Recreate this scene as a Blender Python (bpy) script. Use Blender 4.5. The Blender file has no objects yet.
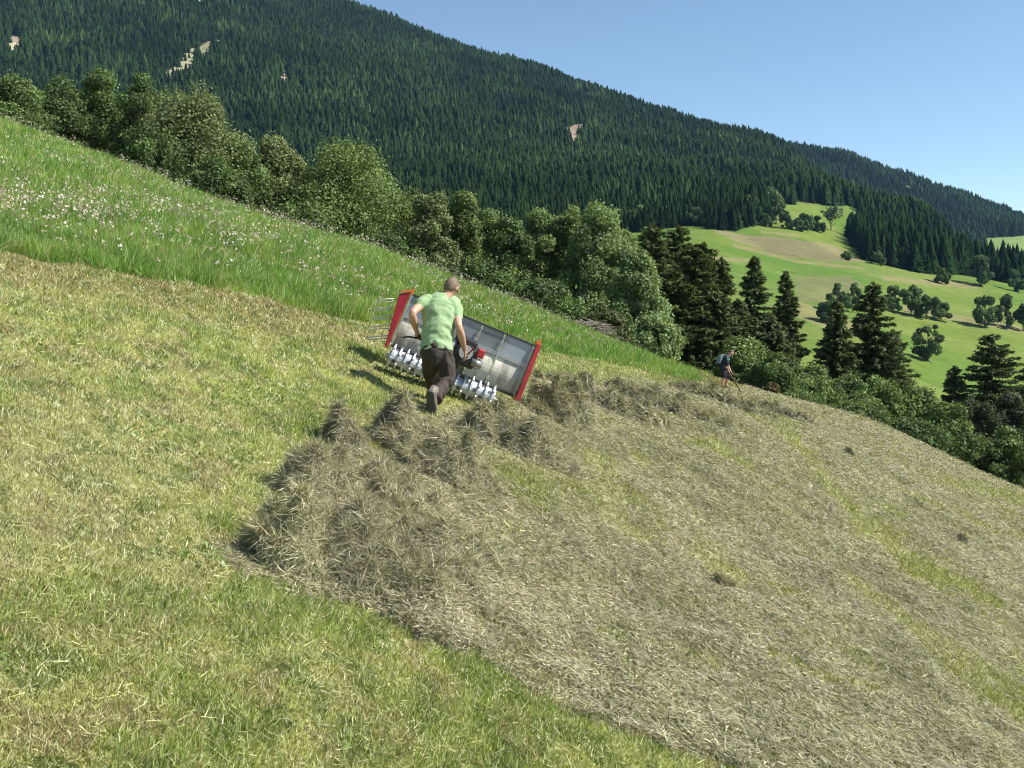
import bpy, math, random
import numpy as np
from mathutils import Vector, Matrix

rng = np.random.default_rng(11)
random.seed(5)
SC = bpy.context.scene
COL = SC.collection
F = 983.0; CX = 512.0; HY = 300.0          # focal length in pixels, image centre column, horizon row

# ------------------------------------------------------------------ helpers
def tag(o, label=None, cat=None, group=None, kind=None):
    if label: o['label'] = label
    if cat: o['category'] = cat
    if group: o['group'] = group
    if kind: o['kind'] = kind
    return o

def mesh_from(name, verts, faces, mats=None, cols=None, smooth=False, fmat=None):
    """verts (n,3); faces (m,3) or (m,4) int array, or a list of lists"""
    me = bpy.data.meshes.new(name)
    verts = np.asarray(verts, dtype=np.float32)
    if isinstance(faces, np.ndarray):
        m, k = faces.shape
        me.vertices.add(len(verts)); me.vertices.foreach_set('co', verts.ravel())
        me.loops.add(m * k); me.loops.foreach_set('vertex_index', faces.astype(np.int32).ravel())
        me.polygons.add(m); me.polygons.foreach_set('loop_start', (np.arange(m) * k).astype(np.int32))
        if smooth: me.polygons.foreach_set('use_smooth', np.ones(m, dtype=bool))
        me.update(calc_edges=True)
    else:
        me.from_pydata([tuple(map(float, v)) for v in verts], [], [list(f) for f in faces])
        if smooth: me.polygons.foreach_set('use_smooth', [True] * len(me.polygons))
    if cols is not None:
        cols = np.asarray(cols, dtype=np.float32)
        if cols.shape[1] == 3: cols = np.hstack([cols, np.ones((len(cols), 1), np.float32)])
        at = me.attributes.new('col', 'FLOAT_COLOR', 'POINT')
        at.data.foreach_set('color', cols.ravel())
    for m_ in (mats if isinstance(mats, (list, tuple)) else [mats] if mats else []):
        me.materials.append(m_)
    return me

def link(name, me, parent=None, loc=None):
    o = bpy.data.objects.new(name, me); COL.objects.link(o)
    if parent: o.parent = parent
    if loc is not None: o.location = loc
    return o

def empty(name, loc=(0, 0, 0)):
    o = bpy.data.objects.new(name, None); COL.objects.link(o); o.location = loc
    o.empty_display_size = 0.2
    return o

class MB:
    """collects simple shapes into one mesh"""
    def __init__(s): s.v = []; s.f = []
    def add(s, vs, fs):
        n = len(s.v); s.v += [tuple(v) for v in vs]; s.f += [[i + n for i in f] for f in fs]; return s
    def box(s, c, sz, M=None, taper=1.0):
        x, y, z = sz[0] / 2, sz[1] / 2, sz[2] / 2
        vs = [Vector((sx * x * (taper if sz_ > 0 else 1), sy * y * (taper if sz_ > 0 else 1), sz_ * z)) for sz_ in (-1, 1) for sy in (-1, 1) for sx in (-1, 1)]
        if M: vs = [M @ v for v in vs]
        vs = [v + Vector(c) for v in vs]
        return s.add(vs, [(0, 2, 3, 1), (4, 5, 7, 6), (0, 1, 5, 4), (2, 6, 7, 3), (0, 4, 6, 2), (1, 3, 7, 5)])
    def tube(s, pts, r, n=8, cap=True):
        pts = [Vector(p) for p in pts]
        rs = r if isinstance(r, (list, tuple)) else [r] * len(pts)
        vs = []; fs = []
        up = Vector((0.13, 0.27, 1)).normalized()
        prev = None
        for i, p in enumerate(pts):
            t = (pts[min(i + 1, len(pts) - 1)] - pts[max(i - 1, 0)]).normalized()
            if prev is None:
                a = t.cross(up)
                if a.length < 1e-3: a = t.cross(Vector((1, 0, 0)))
                a.normalize()
            else:
                a = (prev - t * prev.dot(t)).normalized()
            prev = a; b = t.cross(a)
            for k in range(n):
                q = 2 * math.pi * k / n
                vs.append(p + (a * math.cos(q) + b * math.sin(q)) * rs[i])
        for i in range(len(pts) - 1):
            for k in range(n):
                k2 = (k + 1) % n
                fs.append((i * n + k, i * n + k2, (i + 1) * n + k2, (i + 1) * n + k))
        if cap:
            fs.append(tuple(range(n))[::-1]); fs.append(tuple((len(pts) - 1) * n + k for k in range(n)))
        return s.add(vs, fs)
    def prism(s, poly, axis_vec, M=None):
        """poly: list of 3d points in a plane, extruded by axis_vec"""
        a = [Vector(p) for p in poly]; b = [p + Vector(axis_vec) for p in a]; n = len(a)
        vs = a + b
        if M: vs = [M @ v for v in vs]
        fs = [tuple(range(n))[::-1], tuple(range(n, 2 * n))] + [(i, (i + 1) % n, n + (i + 1) % n, n + i) for i in range(n)]
        return s.add(vs, fs)
    def build(s, name, mat, parent=None, smooth=False, bevel=0):
        me = mesh_from(name, s.v, s.f, mat, smooth=smooth)
        o = link(name, me, parent)
        if bevel:
            b = o.modifiers.new('bevel', 'BEVEL'); b.width = bevel; b.segments = 2; b.limit_method = 'ANGLE'
        return o

# ---- value noise
def _hash(ix, iy, seed):
    h = (ix.astype(np.int64) * 374761393 + iy.astype(np.int64) * 668265263 + seed * 1442695041) & 0xFFFFFFFF
    h = ((h ^ (h >> 13)) * 1274126177) & 0xFFFFFFFF
    h = h ^ (h >> 16)
    return (h & 0xFFFFFF) / float(0xFFFFFF)
def vnoise(x, y, seed=0):
    x = np.asarray(x, float); y = np.asarray(y, float)
    ix = np.floor(x); iy = np.floor(y); fx = x - ix; fy = y - iy
    fx = fx * fx * (3 - 2 * fx); fy = fy * fy * (3 - 2 * fy)
    a = _hash(ix, iy, seed); b = _hash(ix + 1, iy, seed); c = _hash(ix, iy + 1, seed); d = _hash(ix + 1, iy + 1, seed)
    return (a * (1 - fx) + b * fx) * (1 - fy) + (c * (1 - fx) + d * fx) * fy
def fbm(x, y, seed=0, octv=4):
    s = 0; a = .5; t = 0
    for i in range(octv):
        s = s + a * vnoise(x * 2 ** i, y * 2 ** i, seed + i * 17); t += a; a *= .5
    return s / t          # 0..1
def smooth(a, b, x):
    t = np.clip((x - a) / (b - a), 0, 1); return t * t * (3 - 2 * t)

def inpoly(px, py, poly):
    px = np.asarray(px, float); py = np.asarray(py, float)
    r = np.zeros(px.shape, bool); n = len(poly)
    for i in range(n):
        x1, y1 = poly[i]; x2, y2 = poly[(i + 1) % n]
        if y1 == y2: continue
        c = ((y1 > py) != (y2 > py)) & (px < (x2 - x1) * (py - y1) / (y2 - y1) + x1)
        r ^= c
    return r

# ------------------------------------------------------------------ terrain
def pchip(xs, ys, q):
    xs = np.asarray(xs, float); ys = np.asarray(ys, float); n = len(xs)
    h = np.diff(xs); dl = np.diff(ys) / h
    m = np.zeros(n)
    for i in range(1, n - 1):
        if dl[i - 1] * dl[i] > 0:
            w1 = 2 * h[i] + h[i - 1]; w2 = h[i] + 2 * h[i - 1]
            m[i] = (w1 + w2) / (w1 / dl[i - 1] + w2 / dl[i])
    m[0] = dl[0]; m[-1] = dl[-1]
    q = np.clip(q, xs[0], xs[-1])
    i = np.clip(np.searchsorted(xs, q) - 1, 0, n - 2)
    t = (q - xs[i]) / h[i]
    return ((2 * t**3 - 3 * t**2 + 1) * ys[i] + (t**3 - 2 * t**2 + t) * h[i] * m[i] + (-2 * t**3 + 3 * t**2) * ys[i + 1] + (t**3 - t**2) * h[i] * m[i + 1])

PA, PB, PH = -.38, .10, 2.58
NEAR = {   # column: distance -> row at which the ground is seen ; last one is the brow
 -300: [(12, 145), (16, 95), (22, 40), (29, 10)],
 0: [(11, 250), (15, 212), (20, 172), (26, 137), (31, 121)],
 200: [(12.5, 285), (16, 252), (21, 222), (27, 203), (32, 198)],
 400: [(11.8, 374), (15, 330), (19, 299), (25, 273), (32, 261)],
 560: [(11.8, 435), (15, 391), (18, 370), (23, 348), (30, 328), (37, 322)],
 720: [(11.8, 496), (18, 422), (25, 401), (32, 392), (38, 387), (43, 379)],
 870: [(11.8, 553), (18, 479), (25, 449), (33, 431), (42, 422)],
 1024: [(11.8, 611), (18, 537), (25, 512), (33, 499), (41, 491)],
 1300: [(11.8, 700), (18, 641), (25, 602), (33, 583), (40, 574)],
}
def make_table(spec, lo, ld, kdrop, near_plane):
    cols = sorted(spec); R = []
    for c in cols:
        u = (c - CX) / F; ds = []; vs = []
        if near_plane:
            for d in (3, 4, 5, 6.5, 8, 9.5):
                ds.append(d); vs.append(PA * u + PB - PH / d)
        for d, p in spec[c]:
            ds.append(d); vs.append((HY - p) / F)
        D = ds[-1]; vS = vs[-1]
        for q in (1.12, 1.3, 1.6, 2, 2.6, 3.5, 6):
            ds.append(D * q); vs.append(vS - kdrop * math.log(q)**2)
        y = np.array(vs)
        ds = np.array(ds)
        if near_plane: y = y - (PA * u + PB - PH / ds)
        R.append(pchip(np.log(ds), y, ld))
    R = np.array(R)
    cu = (np.array(cols) - CX) / F
    return np.array([pchip(cu, R[:, j], lo) for j in range(R.shape[1])]).T   # (nu, nd)
UG = np.linspace((-300 - CX) / F, (1300 - CX) / F, 260)
LDN = np.linspace(math.log(3), math.log(220), 260)
TN = make_table(NEAR, UG, LDN, .18, True)
def lookup(T, ug, ldg, u, ld):
    fu = np.clip((u - ug[0]) / (ug[1] - ug[0]), 0, len(ug) - 1.001); fd = np.clip((ld - ldg[0]) / (ldg[1] - ldg[0]), 0, len(ldg) - 1.001)
    i = fu.astype(int); j = fd.astype(int); a = fu - i; b = fd - j
    return (T[i, j] * (1 - a) + T[i + 1, j] * a) * (1 - b) + (T[i, j + 1] * (1 - a) + T[i + 1, j + 1] * a) * b
def near_z(x, y, bumps=True):
    x = np.asarray(x, float); y = np.asarray(y, float)
    d = np.maximum(y, 3.0); u = x / d
    ax = np.abs(x); xe = np.where(ax > 40, np.sign(x) * (40 + 15 * np.tanh((ax - 40) / 15)), x)
    z = -PH + PA * xe + PB * y + y * lookup(TN, UG, LDN, u, np.log(d)) * (y > 3)
    if bumps:
        z = z + (fbm(x * .45, y * .45, 3, 3) - .5) * .16 + (fbm(x * 2.3, y * 2.3, 9, 2) - .5) * .045
    return z
FAR = {
 -300: [(90, 420), (260, 360), (480, 275), (700, 205), (1000, 140), (1400, 50), (2000, -90), (2600, -190)],
 100: [(90, 420), (260, 360), (480, 275), (700, 215), (1000, 160), (1400, 80), (2000, -30), (2600, -80)],
 367: [(90, 430), (260, 360), (480, 275), (700, 225), (1000, 180), (1400, 115), (2000, 40), (2300, 12)],
 500: [(90, 440), (260, 365), (480, 275), (700, 230), (1000, 190), (1400, 135), (2000, 75), (2200, 62)],
 600: [(90, 450), (260, 368), (480, 272), (700, 228), (1000, 192), (1400, 148), (2000, 100), (2150, 92)],
 690: [(90, 470), (180, 420), (260, 375), (360, 322), (480, 272), (600, 240), (680, 226), (800, 214), (1000, 195), (1400, 160), (2000, 125)],
 780: [(90, 500), (180, 430), (260, 382), (360, 332), (480, 286), (600, 256), (700, 234), (800, 217), (900, 206), (1200, 186), (1600, 160), (1900, 148)],
 870: [(90, 520), (180, 440), (260, 396), (360, 346), (480, 302), (600, 273), (700, 258), (800, 243), (1000, 225), (1200, 212), (1400, 205)],
 930: [(90, 540), (180, 450), (260, 410), (360, 362), (480, 315), (600, 286), (700, 269), (800, 255), (950, 240), (1100, 232)],
 1024: [(90, 620), (180, 520), (260, 455), (360, 390), (480, 332), (600, 303), (700, 286), (780, 277), (820, 274)],
 1300: [(90, 760), (180, 640), (260, 560), (360, 480), (480, 430), (600, 400), (700, 385), (800, 378)],
}
LDF = np.linspace(math.log(90), math.log(5000), 400)
TF = make_table(FAR, UG, LDF, 1.6, False)
def far_z(x, y):
    d = np.maximum(y, 90.0); u = x / d
    z = d * lookup(TF, UG, LDF, u, np.log(d))
    z = z + (fbm(x / 170., y / 170., 31, 4) - .5) * 44 * smooth(650, 1000, d) * (1 - .6 * smooth(1200, 1900, d)) + (fbm(x / 60., y / 60., 37, 3) - .5) * 5 * smooth(150, 300, d)
    return z
BACK = {
 300: [(1000, 330), (1400, 260), (1900, 200)],
 690: [(1000, 290), (1400, 230), (1900, 152)],
 780: [(1000, 290), (1400, 215), (1900, 149)],
 830: [(1000, 290), (1400, 220), (1900, 155)],
 912: [(1000, 290), (1250, 250), (1450, 228), (1900, 182)],
 962: [(1000, 295), (1250, 255), (1450, 230), (1900, 199)],
 1024: [(1000, 300), (1250, 262), (1400, 238), (1460, 233), (1900, 221)],
 1150: [(1000, 340), (1400, 290), (1900, 268)],
 1300: [(1000, 400), (1400, 350), (1900, 330)],
}
BACK = {c: [(d * 1.45, p) for d, p in L] for c, L in BACK.items()}
LDB = np.linspace(math.log(1400), math.log(5600), 120)
UGB = np.linspace((300 - CX) / F, (1300 - CX) / F, 160)
TB = make_table(BACK, UGB, LDB, 1.6, False)
def back_z(x, y):
    d = np.maximum(y, 1400.0); u = x / d
    z = d * lookup(TB, UGB, LDB, u, np.log(d))
    return z + (fbm(x / 150., y / 150., 41, 4) - .5) * 20

def proj(x, y, z): return CX + F * x / y, HY - F * z / y
def gpt(px, d):
    """ground point below image column px at distance d"""
    x = (px - CX) / F * d
    return x, d, float(near_z(np.array([x]), np.array([d]))[0])
def at(px, py, d): return Vector(((px - CX) / F * d, d, (HY - py) / F * d))
def ground_d(px, py, lo=3., hi=44.):
    """distance at which the meadow is seen at pixel (vectorised)"""
    px = np.atleast_1d(np.asarray(px, float)); py = np.atleast_1d(np.asarray(py, float))
    ds = np.exp(np.linspace(math.log(lo), math.log(hi), 220))
    out = np.full(px.shape, hi)
    for k in range(len(px)):
        x = (px[k] - CX) / F * ds
        q = HY - F * near_z(x, ds, False) / ds
        w = np.where(q <= py[k])[0]
        if len(w): out[k] = ds[w[0]]
    return out

# ------------------------------------------------------------------ materials
def newmat(name):
    m = bpy.data.materials.new(name); m.use_nodes = True
    nt = m.node_tree; return m, nt, nt.nodes['Principled BSDF'], nt.nodes['Material Output']
def simple(name, col, rough=.5, metal=0., spec=None, noise=.0, nscale=8., bump=0.):
    m, nt, b, o = newmat(name)
    b.inputs['Roughness'].default_value = rough; b.inputs['Metallic'].default_value = metal
    if spec is not None: b.inputs['Specular IOR Level'].default_value = spec
    b.inputs['Base Color'].default_value = (*col, 1)
    if noise or bump:
        tc = nt.nodes.new('ShaderNodeTexCoord'); n = nt.nodes.new('ShaderNodeTexNoise')
        n.inputs['Scale'].default_value = nscale; n.inputs['Detail'].default_value = 5
        nt.links.new(tc.outputs['Object'], n.inputs['Vector'])
        if noise:
            mr = nt.nodes.new('ShaderNodeMapRange'); mr.inputs[1].default_value = .3; mr.inputs[2].default_value = .7
            mr.inputs[3].default_value = 1 - noise; mr.inputs[4].default_value = 1 + noise
            nt.links.new(n.outputs['Fac'], mr.inputs[0])
            mx = nt.nodes.new('ShaderNodeMix'); mx.data_type = 'RGBA'; mx.blend_type = 'MULTIPLY'; mx.inputs[0].default_value = 1
            mx.inputs[6].default_value = (*col, 1); nt.links.new(mr.outputs[0], mx.inputs[7]); nt.links.new(mx.outputs[2], b.inputs['Base Color'])
        if bump:
            bp = nt.nodes.new('ShaderNodeBump'); bp.inputs['Strength'].default_value = bump; bp.inputs['Distance'].default_value = .01
            nt.links.new(n.outputs['Fac'], bp.inputs['Height']); nt.links.new(bp.outputs[0], b.inputs['Normal'])
    return m
def leafmat(name, trans=.35, rand=0., tint=(1, 1, 1), gloss=.06, rough=.5):
    """diffuse + translucent + a little gloss; colour from the 'col' attribute"""
    m = bpy.data.materials.new(name); m.use_nodes = True; nt = m.node_tree; nt.nodes.clear()
    out = nt.nodes.new('ShaderNodeOutputMaterial')
    at_ = nt.nodes.new('ShaderNodeAttribute'); at_.attribute_name = 'col'
    hs = nt.nodes.new('ShaderNodeHueSaturation')
    nt.links.new(at_.outputs['Color'], hs.inputs['Color'])
    if rand:
        oi = nt.nodes.new('ShaderNodeObjectInfo')
        mr = nt.nodes.new('ShaderNodeMapRange'); mr.inputs[3].default_value = 1 - rand; mr.inputs[4].default_value = 1 + rand
        nt.links.new(oi.outputs['Random'], mr.inputs[0]); nt.links.new(mr.outputs[0], hs.inputs['Value'])
        mr2 = nt.nodes.new('ShaderNodeMapRange'); mr2.inputs[3].default_value = .5 - rand * .06; mr2.inputs[4].default_value = .5 + rand * .06
        mt = nt.nodes.new('ShaderNodeMath'); mt.operation = 'FRACT'; mu = nt.nodes.new('ShaderNodeMath'); mu.operation = 'MULTIPLY'; mu.inputs[1].default_value = 7.31
        nt.links.new(oi.outputs['Random'], mu.inputs[0]); nt.links.new(mu.outputs[0], mt.inputs[0]); nt.links.new(mt.outputs[0], mr2.inputs[0]); nt.links.new(mr2.outputs[0], hs.inputs['Hue'])
    df = nt.nodes.new('ShaderNodeBsdfDiffuse'); tr = nt.nodes.new('ShaderNodeBsdfTranslucent'); gl = nt.nodes.new('ShaderNodeBsdfGlossy')
    gl.inputs['Roughness'].default_value = rough; gl.inputs['Color'].default_value = (.9, .95, 1, 1)
    mxc = nt.nodes.new('ShaderNodeMix'); mxc.data_type = 'RGBA'; mxc.blend_type = 'MULTIPLY'; mxc.inputs[0].default_value = 1; mxc.inputs[7].default_value = (1.25, 1.25, .7, 1)
    nt.links.new(hs.outputs[0], df.inputs[0]); nt.links.new(hs.outputs[0], mxc.inputs[6]); nt.links.new(mxc.outputs[2], tr.inputs[0])
    m1 = nt.nodes.new('ShaderNodeMixShader'); m1.inputs[0].default_value = trans
    nt.links.new(df.outputs[0], m1.inputs[1]); nt.links.new(tr.outputs[0], m1.inputs[2])
    m2 = nt.nodes.new('ShaderNodeMixShader'); m2.inputs[0].default_value = gloss
    nt.links.new(m1.outputs[0], m2.inputs[1]); nt.links.new(gl.outputs[0], m2.inputs[2])
    nt.links.new(m2.outputs[0], out.inputs[0])
    return m
MAT_GRASS = leafmat('grass_blades', .26, gloss=.04)
MAT_HAY = leafmat('hay_strands', .15, gloss=.05, rough=.6)
MAT_LEAF = leafmat('broad_leaves', .30, gloss=.015, rough=.6)
MAT_NEEDLE = leafmat('needles', .2, gloss=.01, rough=.6)
MAT_FOREST = leafmat('forest_needles', .1, rand=.28, gloss=.0)
MAT_FOREST_MASS = leafmat('forest_mass_needles', .1, gloss=.0)
MAT_BARK = simple('bark', (.09, .07, .05), .9, noise=.4, nscale=6)
# ------------------------------------------------------------------ zones of the meadow
MOWLINE = [(-400, 185), (0, 252), (120, 272), (240, 294), (360, 320), (440, 333), (540, 351), (600, 361), (650, 371), (690, 381), (725, 389), (800, 380)]
HAYPOLY = [(236, 560), (262, 590), (330, 603), (420, 632), (500, 668), (560, 705), (640, 735), (740, 770), (900, 860), (1500, 1300), (1700, 500), (1024, 470), (800, 380), (762, 384), (720, 390), (690, 386), (640, 384),
           (560, 380), (536, 384), (505, 398), (450, 418), (395, 418), (340, 440), (300, 470), (262, 515)]
STREAKS = [(785, 430, 860, 520, 11), (860, 520, 985, 600, 16), (600, 505, 650, 545, 16), (715, 568, 815, 602, 9), (600, 632, 720, 664, 9), (945, 480, 1040, 505, 7), (905, 570, 990, 598, 10), (690, 432, 745, 462, 12),
           (480, 470, 540, 492, 9), (540, 372, 600, 384, 6), (770, 660, 880, 690, 8), (980, 700, 1040, 720, 7), (850, 490, 900, 520, 6), (600, 600, 640, 690, 6), (500, 715, 640, 745, 14)]
_ml = np.array(MOWLINE, float)
def zones(x, y, z):
    """hay, uncut, brown weights at world points of the meadow"""
    px, py = proj(x, np.maximum(y, .5), z)
    n1 = fbm(x * 1.1, y * 1.1, 51, 3) - .5; n2 = fbm(x * 4.5, y * 4.5, 57, 3) - .5
    line = np.interp(px, _ml[:, 0], _ml[:, 1])
    amp = 900. / np.maximum(y, 3) * .14
    uncut = smooth(1.5, -1.5, (py + (n1 + n2) * amp * .9 - line) / np.maximum(amp * .25, 1.))
    uncut = uncut * smooth(712, 680, px + n1 * 60) * (1 - smooth(.30, .55, np.exp(-((px - 664) / 26)**2 - ((py - 356 - (px - 664) * .30) / 6.5)**2) + n2 * .3)) * (y < 60)
    n3 = fbm(x * 16, y * 16, 59, 2) - .5; jx = px + n1 * amp * 2.4 + n2 * amp * 2.2 + n3 * amp * 1.6; jy = py + n2 * amp * 2.4 + n1 * amp * 1.2 + n3 * amp * 1.4
    hay = inpoly(jx, jy, HAYPOLY).astype(float)
    gs = np.zeros_like(hay)
    for (x0, y0, x1, y1, w) in STREAKS:
        L2 = (x1 - x0)**2 + (y1 - y0)**2
        t = np.clip(((px - x0) * (x1 - x0) + (py - y0) * (y1 - y0)) / L2, 0, 1)
        dd = np.hypot(px - x0 - t * (x1 - x0), (py - y0 - t * (y1 - y0)))
        gs = np.maximum(gs, smooth(1.15, .3, (dd + n1 * w * 1.6 + n2 * w * 2.0) / w))
    hay = np.where(hay > 0, np.maximum(hay * (1 - .72 * gs), .03), 0)
    hay = hay * (1 - .6 * smooth(.66, .76, fbm(x * .9 + 3, y * .45, 77, 3)))
    hay = np.where(y > 60, 0, hay)
    brown = smooth(50, 5, py - line) * smooth(480, 250, px) * (py > line)
    brown = np.maximum(brown * .75, smooth(630, 660, px) * smooth(45, 20, py - 345 - (px - 650) * .3) * (py < line + 6) * (y < 60))
    return hay * (1 - uncut), uncut, brown, px, py

def mown_col(x, y, brown, rnd):
    a = smooth(.35, .65, fbm(x * .8, y * .55, 61, 4)); b = smooth(.42, .68, fbm(x * 2.6, y * 2.0, 67, 3)); c = smooth(.5, .75, fbm(x * .35 + 9, y * .3, 71, 3))
    g = np.array([.275, .320, .066]); yel = np.array([.350, .355, .112]); br = np.array([.250, .200, .075]); pale = np.array([.56, .55, .32])
    t = np.clip(a * .45 + .25 * b + rnd * .5 + .08, 0, 1)[:, None]
    col = g * (1 - t) + yel * t
    w = np.clip(brown * 1.1 + c * .28, 0, 1)[:, None] * (rnd > .12)[:, None]
    col = col * (1 - w) + br * w
    mv = (smooth(.50, .66, fbm(x * 5.5, y * 4.2, 73, 3)) * .75)[:, None] * (((rnd * 3.7) % 1) < .7)[:, None]
    col = col * (1 - mv) + np.array([.270, .215, .115]) * mv
    dk = (smooth(.48, .30, fbm(x * 7., y * 6., 75, 2)))[:, None] * np.array([.45, .35, .5]); col = col * (1 - dk)
    p = ((rnd * 7.13) % 1 < .13 + .12 * c)[:, None]
    return np.where(p, pale * (.8 + .4 * rnd[:, None]), col)
def hay_col(x, y, rnd):
    base = np.array([.285, .258, .155]); ol = np.array([.205, .210, .095]); pale = np.array([.52, .47, .30]); br = np.array([.195, .140, .075])
    t = smooth(.3, .7, fbm(x * .7, y * .7, 81, 3))[:, None]
    col = base * (1 - .6 * t) + ol * .6 * t
    r2 = (rnd * 5.77) % 1
    col = np.where((r2 < .22)[:, None], ol, col); col = np.where((r2 > .88)[:, None], pale, col); col = np.where(((r2 > .72) & (r2 <= .82))[:, None], br, col)
    return col * (.75 + .5 * rnd[:, None]) * (.62 + .76 * fbm(x * 3.2, y * 2.6, 85, 3))[:, None]
def uncut_col(x, y, rnd):
    g = np.array([.115, .255, .026]); g2 = np.array([.240, .345, .058]); dr = np.array([.42, .37, .19])
    t = np.clip(smooth(.3, .7, fbm(x * 2.2, y * 1.4, 91, 4)) * .9 + rnd * .35 - .15, 0, 1)[:, None]
    col = g * (1 - t) + g2 * t
    col = col * (.72 + .56 * fbm(x * 3., y * 2.2, 95, 3))[:, None]
    return np.where(((rnd * 9.1) % 1 < .15)[:, None], dr, col)

# ------------------------------------------------------------------ the meadow sheet
th = np.concatenate([np.linspace(-180, -46, 46)[:-1], np.linspace(-46, 46, 440), np.linspace(46, 180, 46)[1:]]) * math.pi / 180
rh = np.exp(np.concatenate([np.linspace(math.log(.3), math.log(3), 24)[:-1], np.linspace(math.log(3), math.log(46), 330)[:-1], np.linspace(math.log(46), math.log(170), 50)]))
TT, RR = np.meshgrid(th, rh)                      # rows: radius
X = (RR * np.sin(TT)).ravel(); Y = (RR * np.cos(TT)).ravel(); Z = near_z(X, Y)
h_, u_, b_, _, _ = zones(X, Y, Z)
front = Y > 1.0
h_ = np.where(front, h_, 0); u_ = np.where(front, u_, 0); b_ = np.where(front, b_, 0)
r_ = rng.random(len(X)) * .5 + .25
gc = mown_col(X, Y, b_, r_) * .72; hc = hay_col(X, Y, r_) * .62; uc = uncut_col(X, Y, r_) * .6
C_ = gc * (1 - h_[:, None]) + hc * h_[:, None]; C_ = C_ * (1 - u_[:, None]) + uc * u_[:, None]
w_ = smooth(46, 52, Y)[:, None]; C_ = C_ * (1 - w_) + np.array([.05, .07, .02]) * w_
nr, nt_ = TT.shape
i, j = np.meshgrid(np.arange(nr - 1), np.arange(nt_ - 1), indexing='ij')
q = np.stack([i * nt_ + j, i * nt_ + j + 1, (i + 1) * nt_ + j + 1, (i + 1) * nt_ + j], -1).reshape(-1, 4)[:, ::-1]
def ground_mat(name, fscale=9., lo=.75, hi=1.25, bump=.6, bdist=.03, coarse=0):
    m, nt, b, o = newmat(name); b.inputs['Roughness'].default_value = .95; b.inputs['Specular IOR Level'].default_value = .15
    a = nt.nodes.new('ShaderNodeAttribute'); a.attribute_name = 'col'
    tc = nt.nodes.new('ShaderNodeTexCoord'); n = nt.nodes.new('ShaderNodeTexNoise'); n.inputs['Scale'].default_value = fscale; n.inputs['Detail'].default_value = 8; n.inputs['Roughness'].default_value = .7
    nt.links.new(tc.outputs['Object'], n.inputs['Vector'])
    mr = nt.nodes.new('ShaderNodeMapRange'); mr.inputs[1].default_value = .3; mr.inputs[2].default_value = .7; mr.inputs[3].default_value = lo; mr.inputs[4].default_value = hi
    nt.links.new(n.outputs['Fac'], mr.inputs[0])
    mx = nt.nodes.new('ShaderNodeMix'); mx.data_type = 'RGBA'; mx.blend_type = 'MULTIPLY'; mx.inputs[0].default_value = 1
    nt.links.new(a.outputs['Color'], mx.inputs[6]); nt.links.new(mr.outputs[0], mx.inputs[7]); nt.links.new(mx.outputs[2], b.inputs['Base Color'])
    bp = nt.nodes.new('ShaderNodeBump'); bp.inputs['Strength'].default_value = bump; bp.inputs['Distance'].default_value = bdist
    nt.links.new(n.outputs['Fac'], bp.inputs['Height']); nt.links.new(bp.outputs[0], b.inputs['Normal'])
    return m
me = mesh_from('meadow_ground', np.stack([X, Y, Z], 1), q, ground_mat('meadow_soil'), C_, smooth=True)
tag(link('meadow_ground', me), kind='structure')

# ------------------------------------------------------------------ blades and strands
def ribbons(P, D, S, L, W, bend, cols):
    """P base, D growing direction, S side vector, all (n,3); five points each"""
    n = len(P); up = bend
    mid = P + D * (L * .5)[:, None] + up * .35
    tip = P + D * L[:, None] + up
    hs = S * (W * .5)[:, None]
    V = np.stack([P - hs, P + hs, mid - hs * .8, mid + hs * .8, tip], 1).reshape(-1, 3)
    b = (np.arange(n) * 5)[:, None]
    T = np.stack([b + [0, 1, 3], b + [0, 3, 2], b + [2, 3, 4]], 1).reshape(-1, 3)
    return V, T, np.repeat(cols, 5, 0)
def tris(P, D, S, L, W, cols):
    n = len(P); hs = S * (W * .5)[:, None]
    V = np.stack([P - hs, P + hs, P + D * L[:, None]], 1).reshape(-1, 3)
    return V, (np.arange(n) * 3)[:, None] + np.array([0, 1, 2]), np.repeat(cols, 3, 0)
def unit(v): return v / np.maximum(np.linalg.norm(v, axis=1, keepdims=True), 1e-6)
def joinm(parts):
    V = []; T = []; C = []; n = 0
    for v, t, c in parts:
        V.append(v); T.append(t + n); C.append(c); n += len(v)
    return np.concatenate(V), np.concatenate(T), np.concatenate(C)
def scatter(N, lo, hi, ul, uh):
    d = np.exp(rng.uniform(math.log(lo), math.log(hi), N)); u = rng.uniform(ul, uh, N)
    x = u * d; return x, d, near_z(x, d)
def randdir(n, tilt):
    """directions leaning from vertical; tilt in radians (array)"""
    a = rng.uniform(0, 2 * math.pi, n)
    return np.stack([np.sin(tilt) * np.cos(a), np.sin(tilt) * np.sin(a), np.cos(tilt)], 1)
NX, NY = -PA, -PB      # ground normal direction (unnormalised, z=1)
GN = np.array([NX, NY, 1.]); GN /= np.linalg.norm(GN)
UPM = (GN * .6 + np.array([0, 0, .4])); UPM /= np.linalg.norm(UPM)

Q = globals().get('QUALITY', 1.0)
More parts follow.
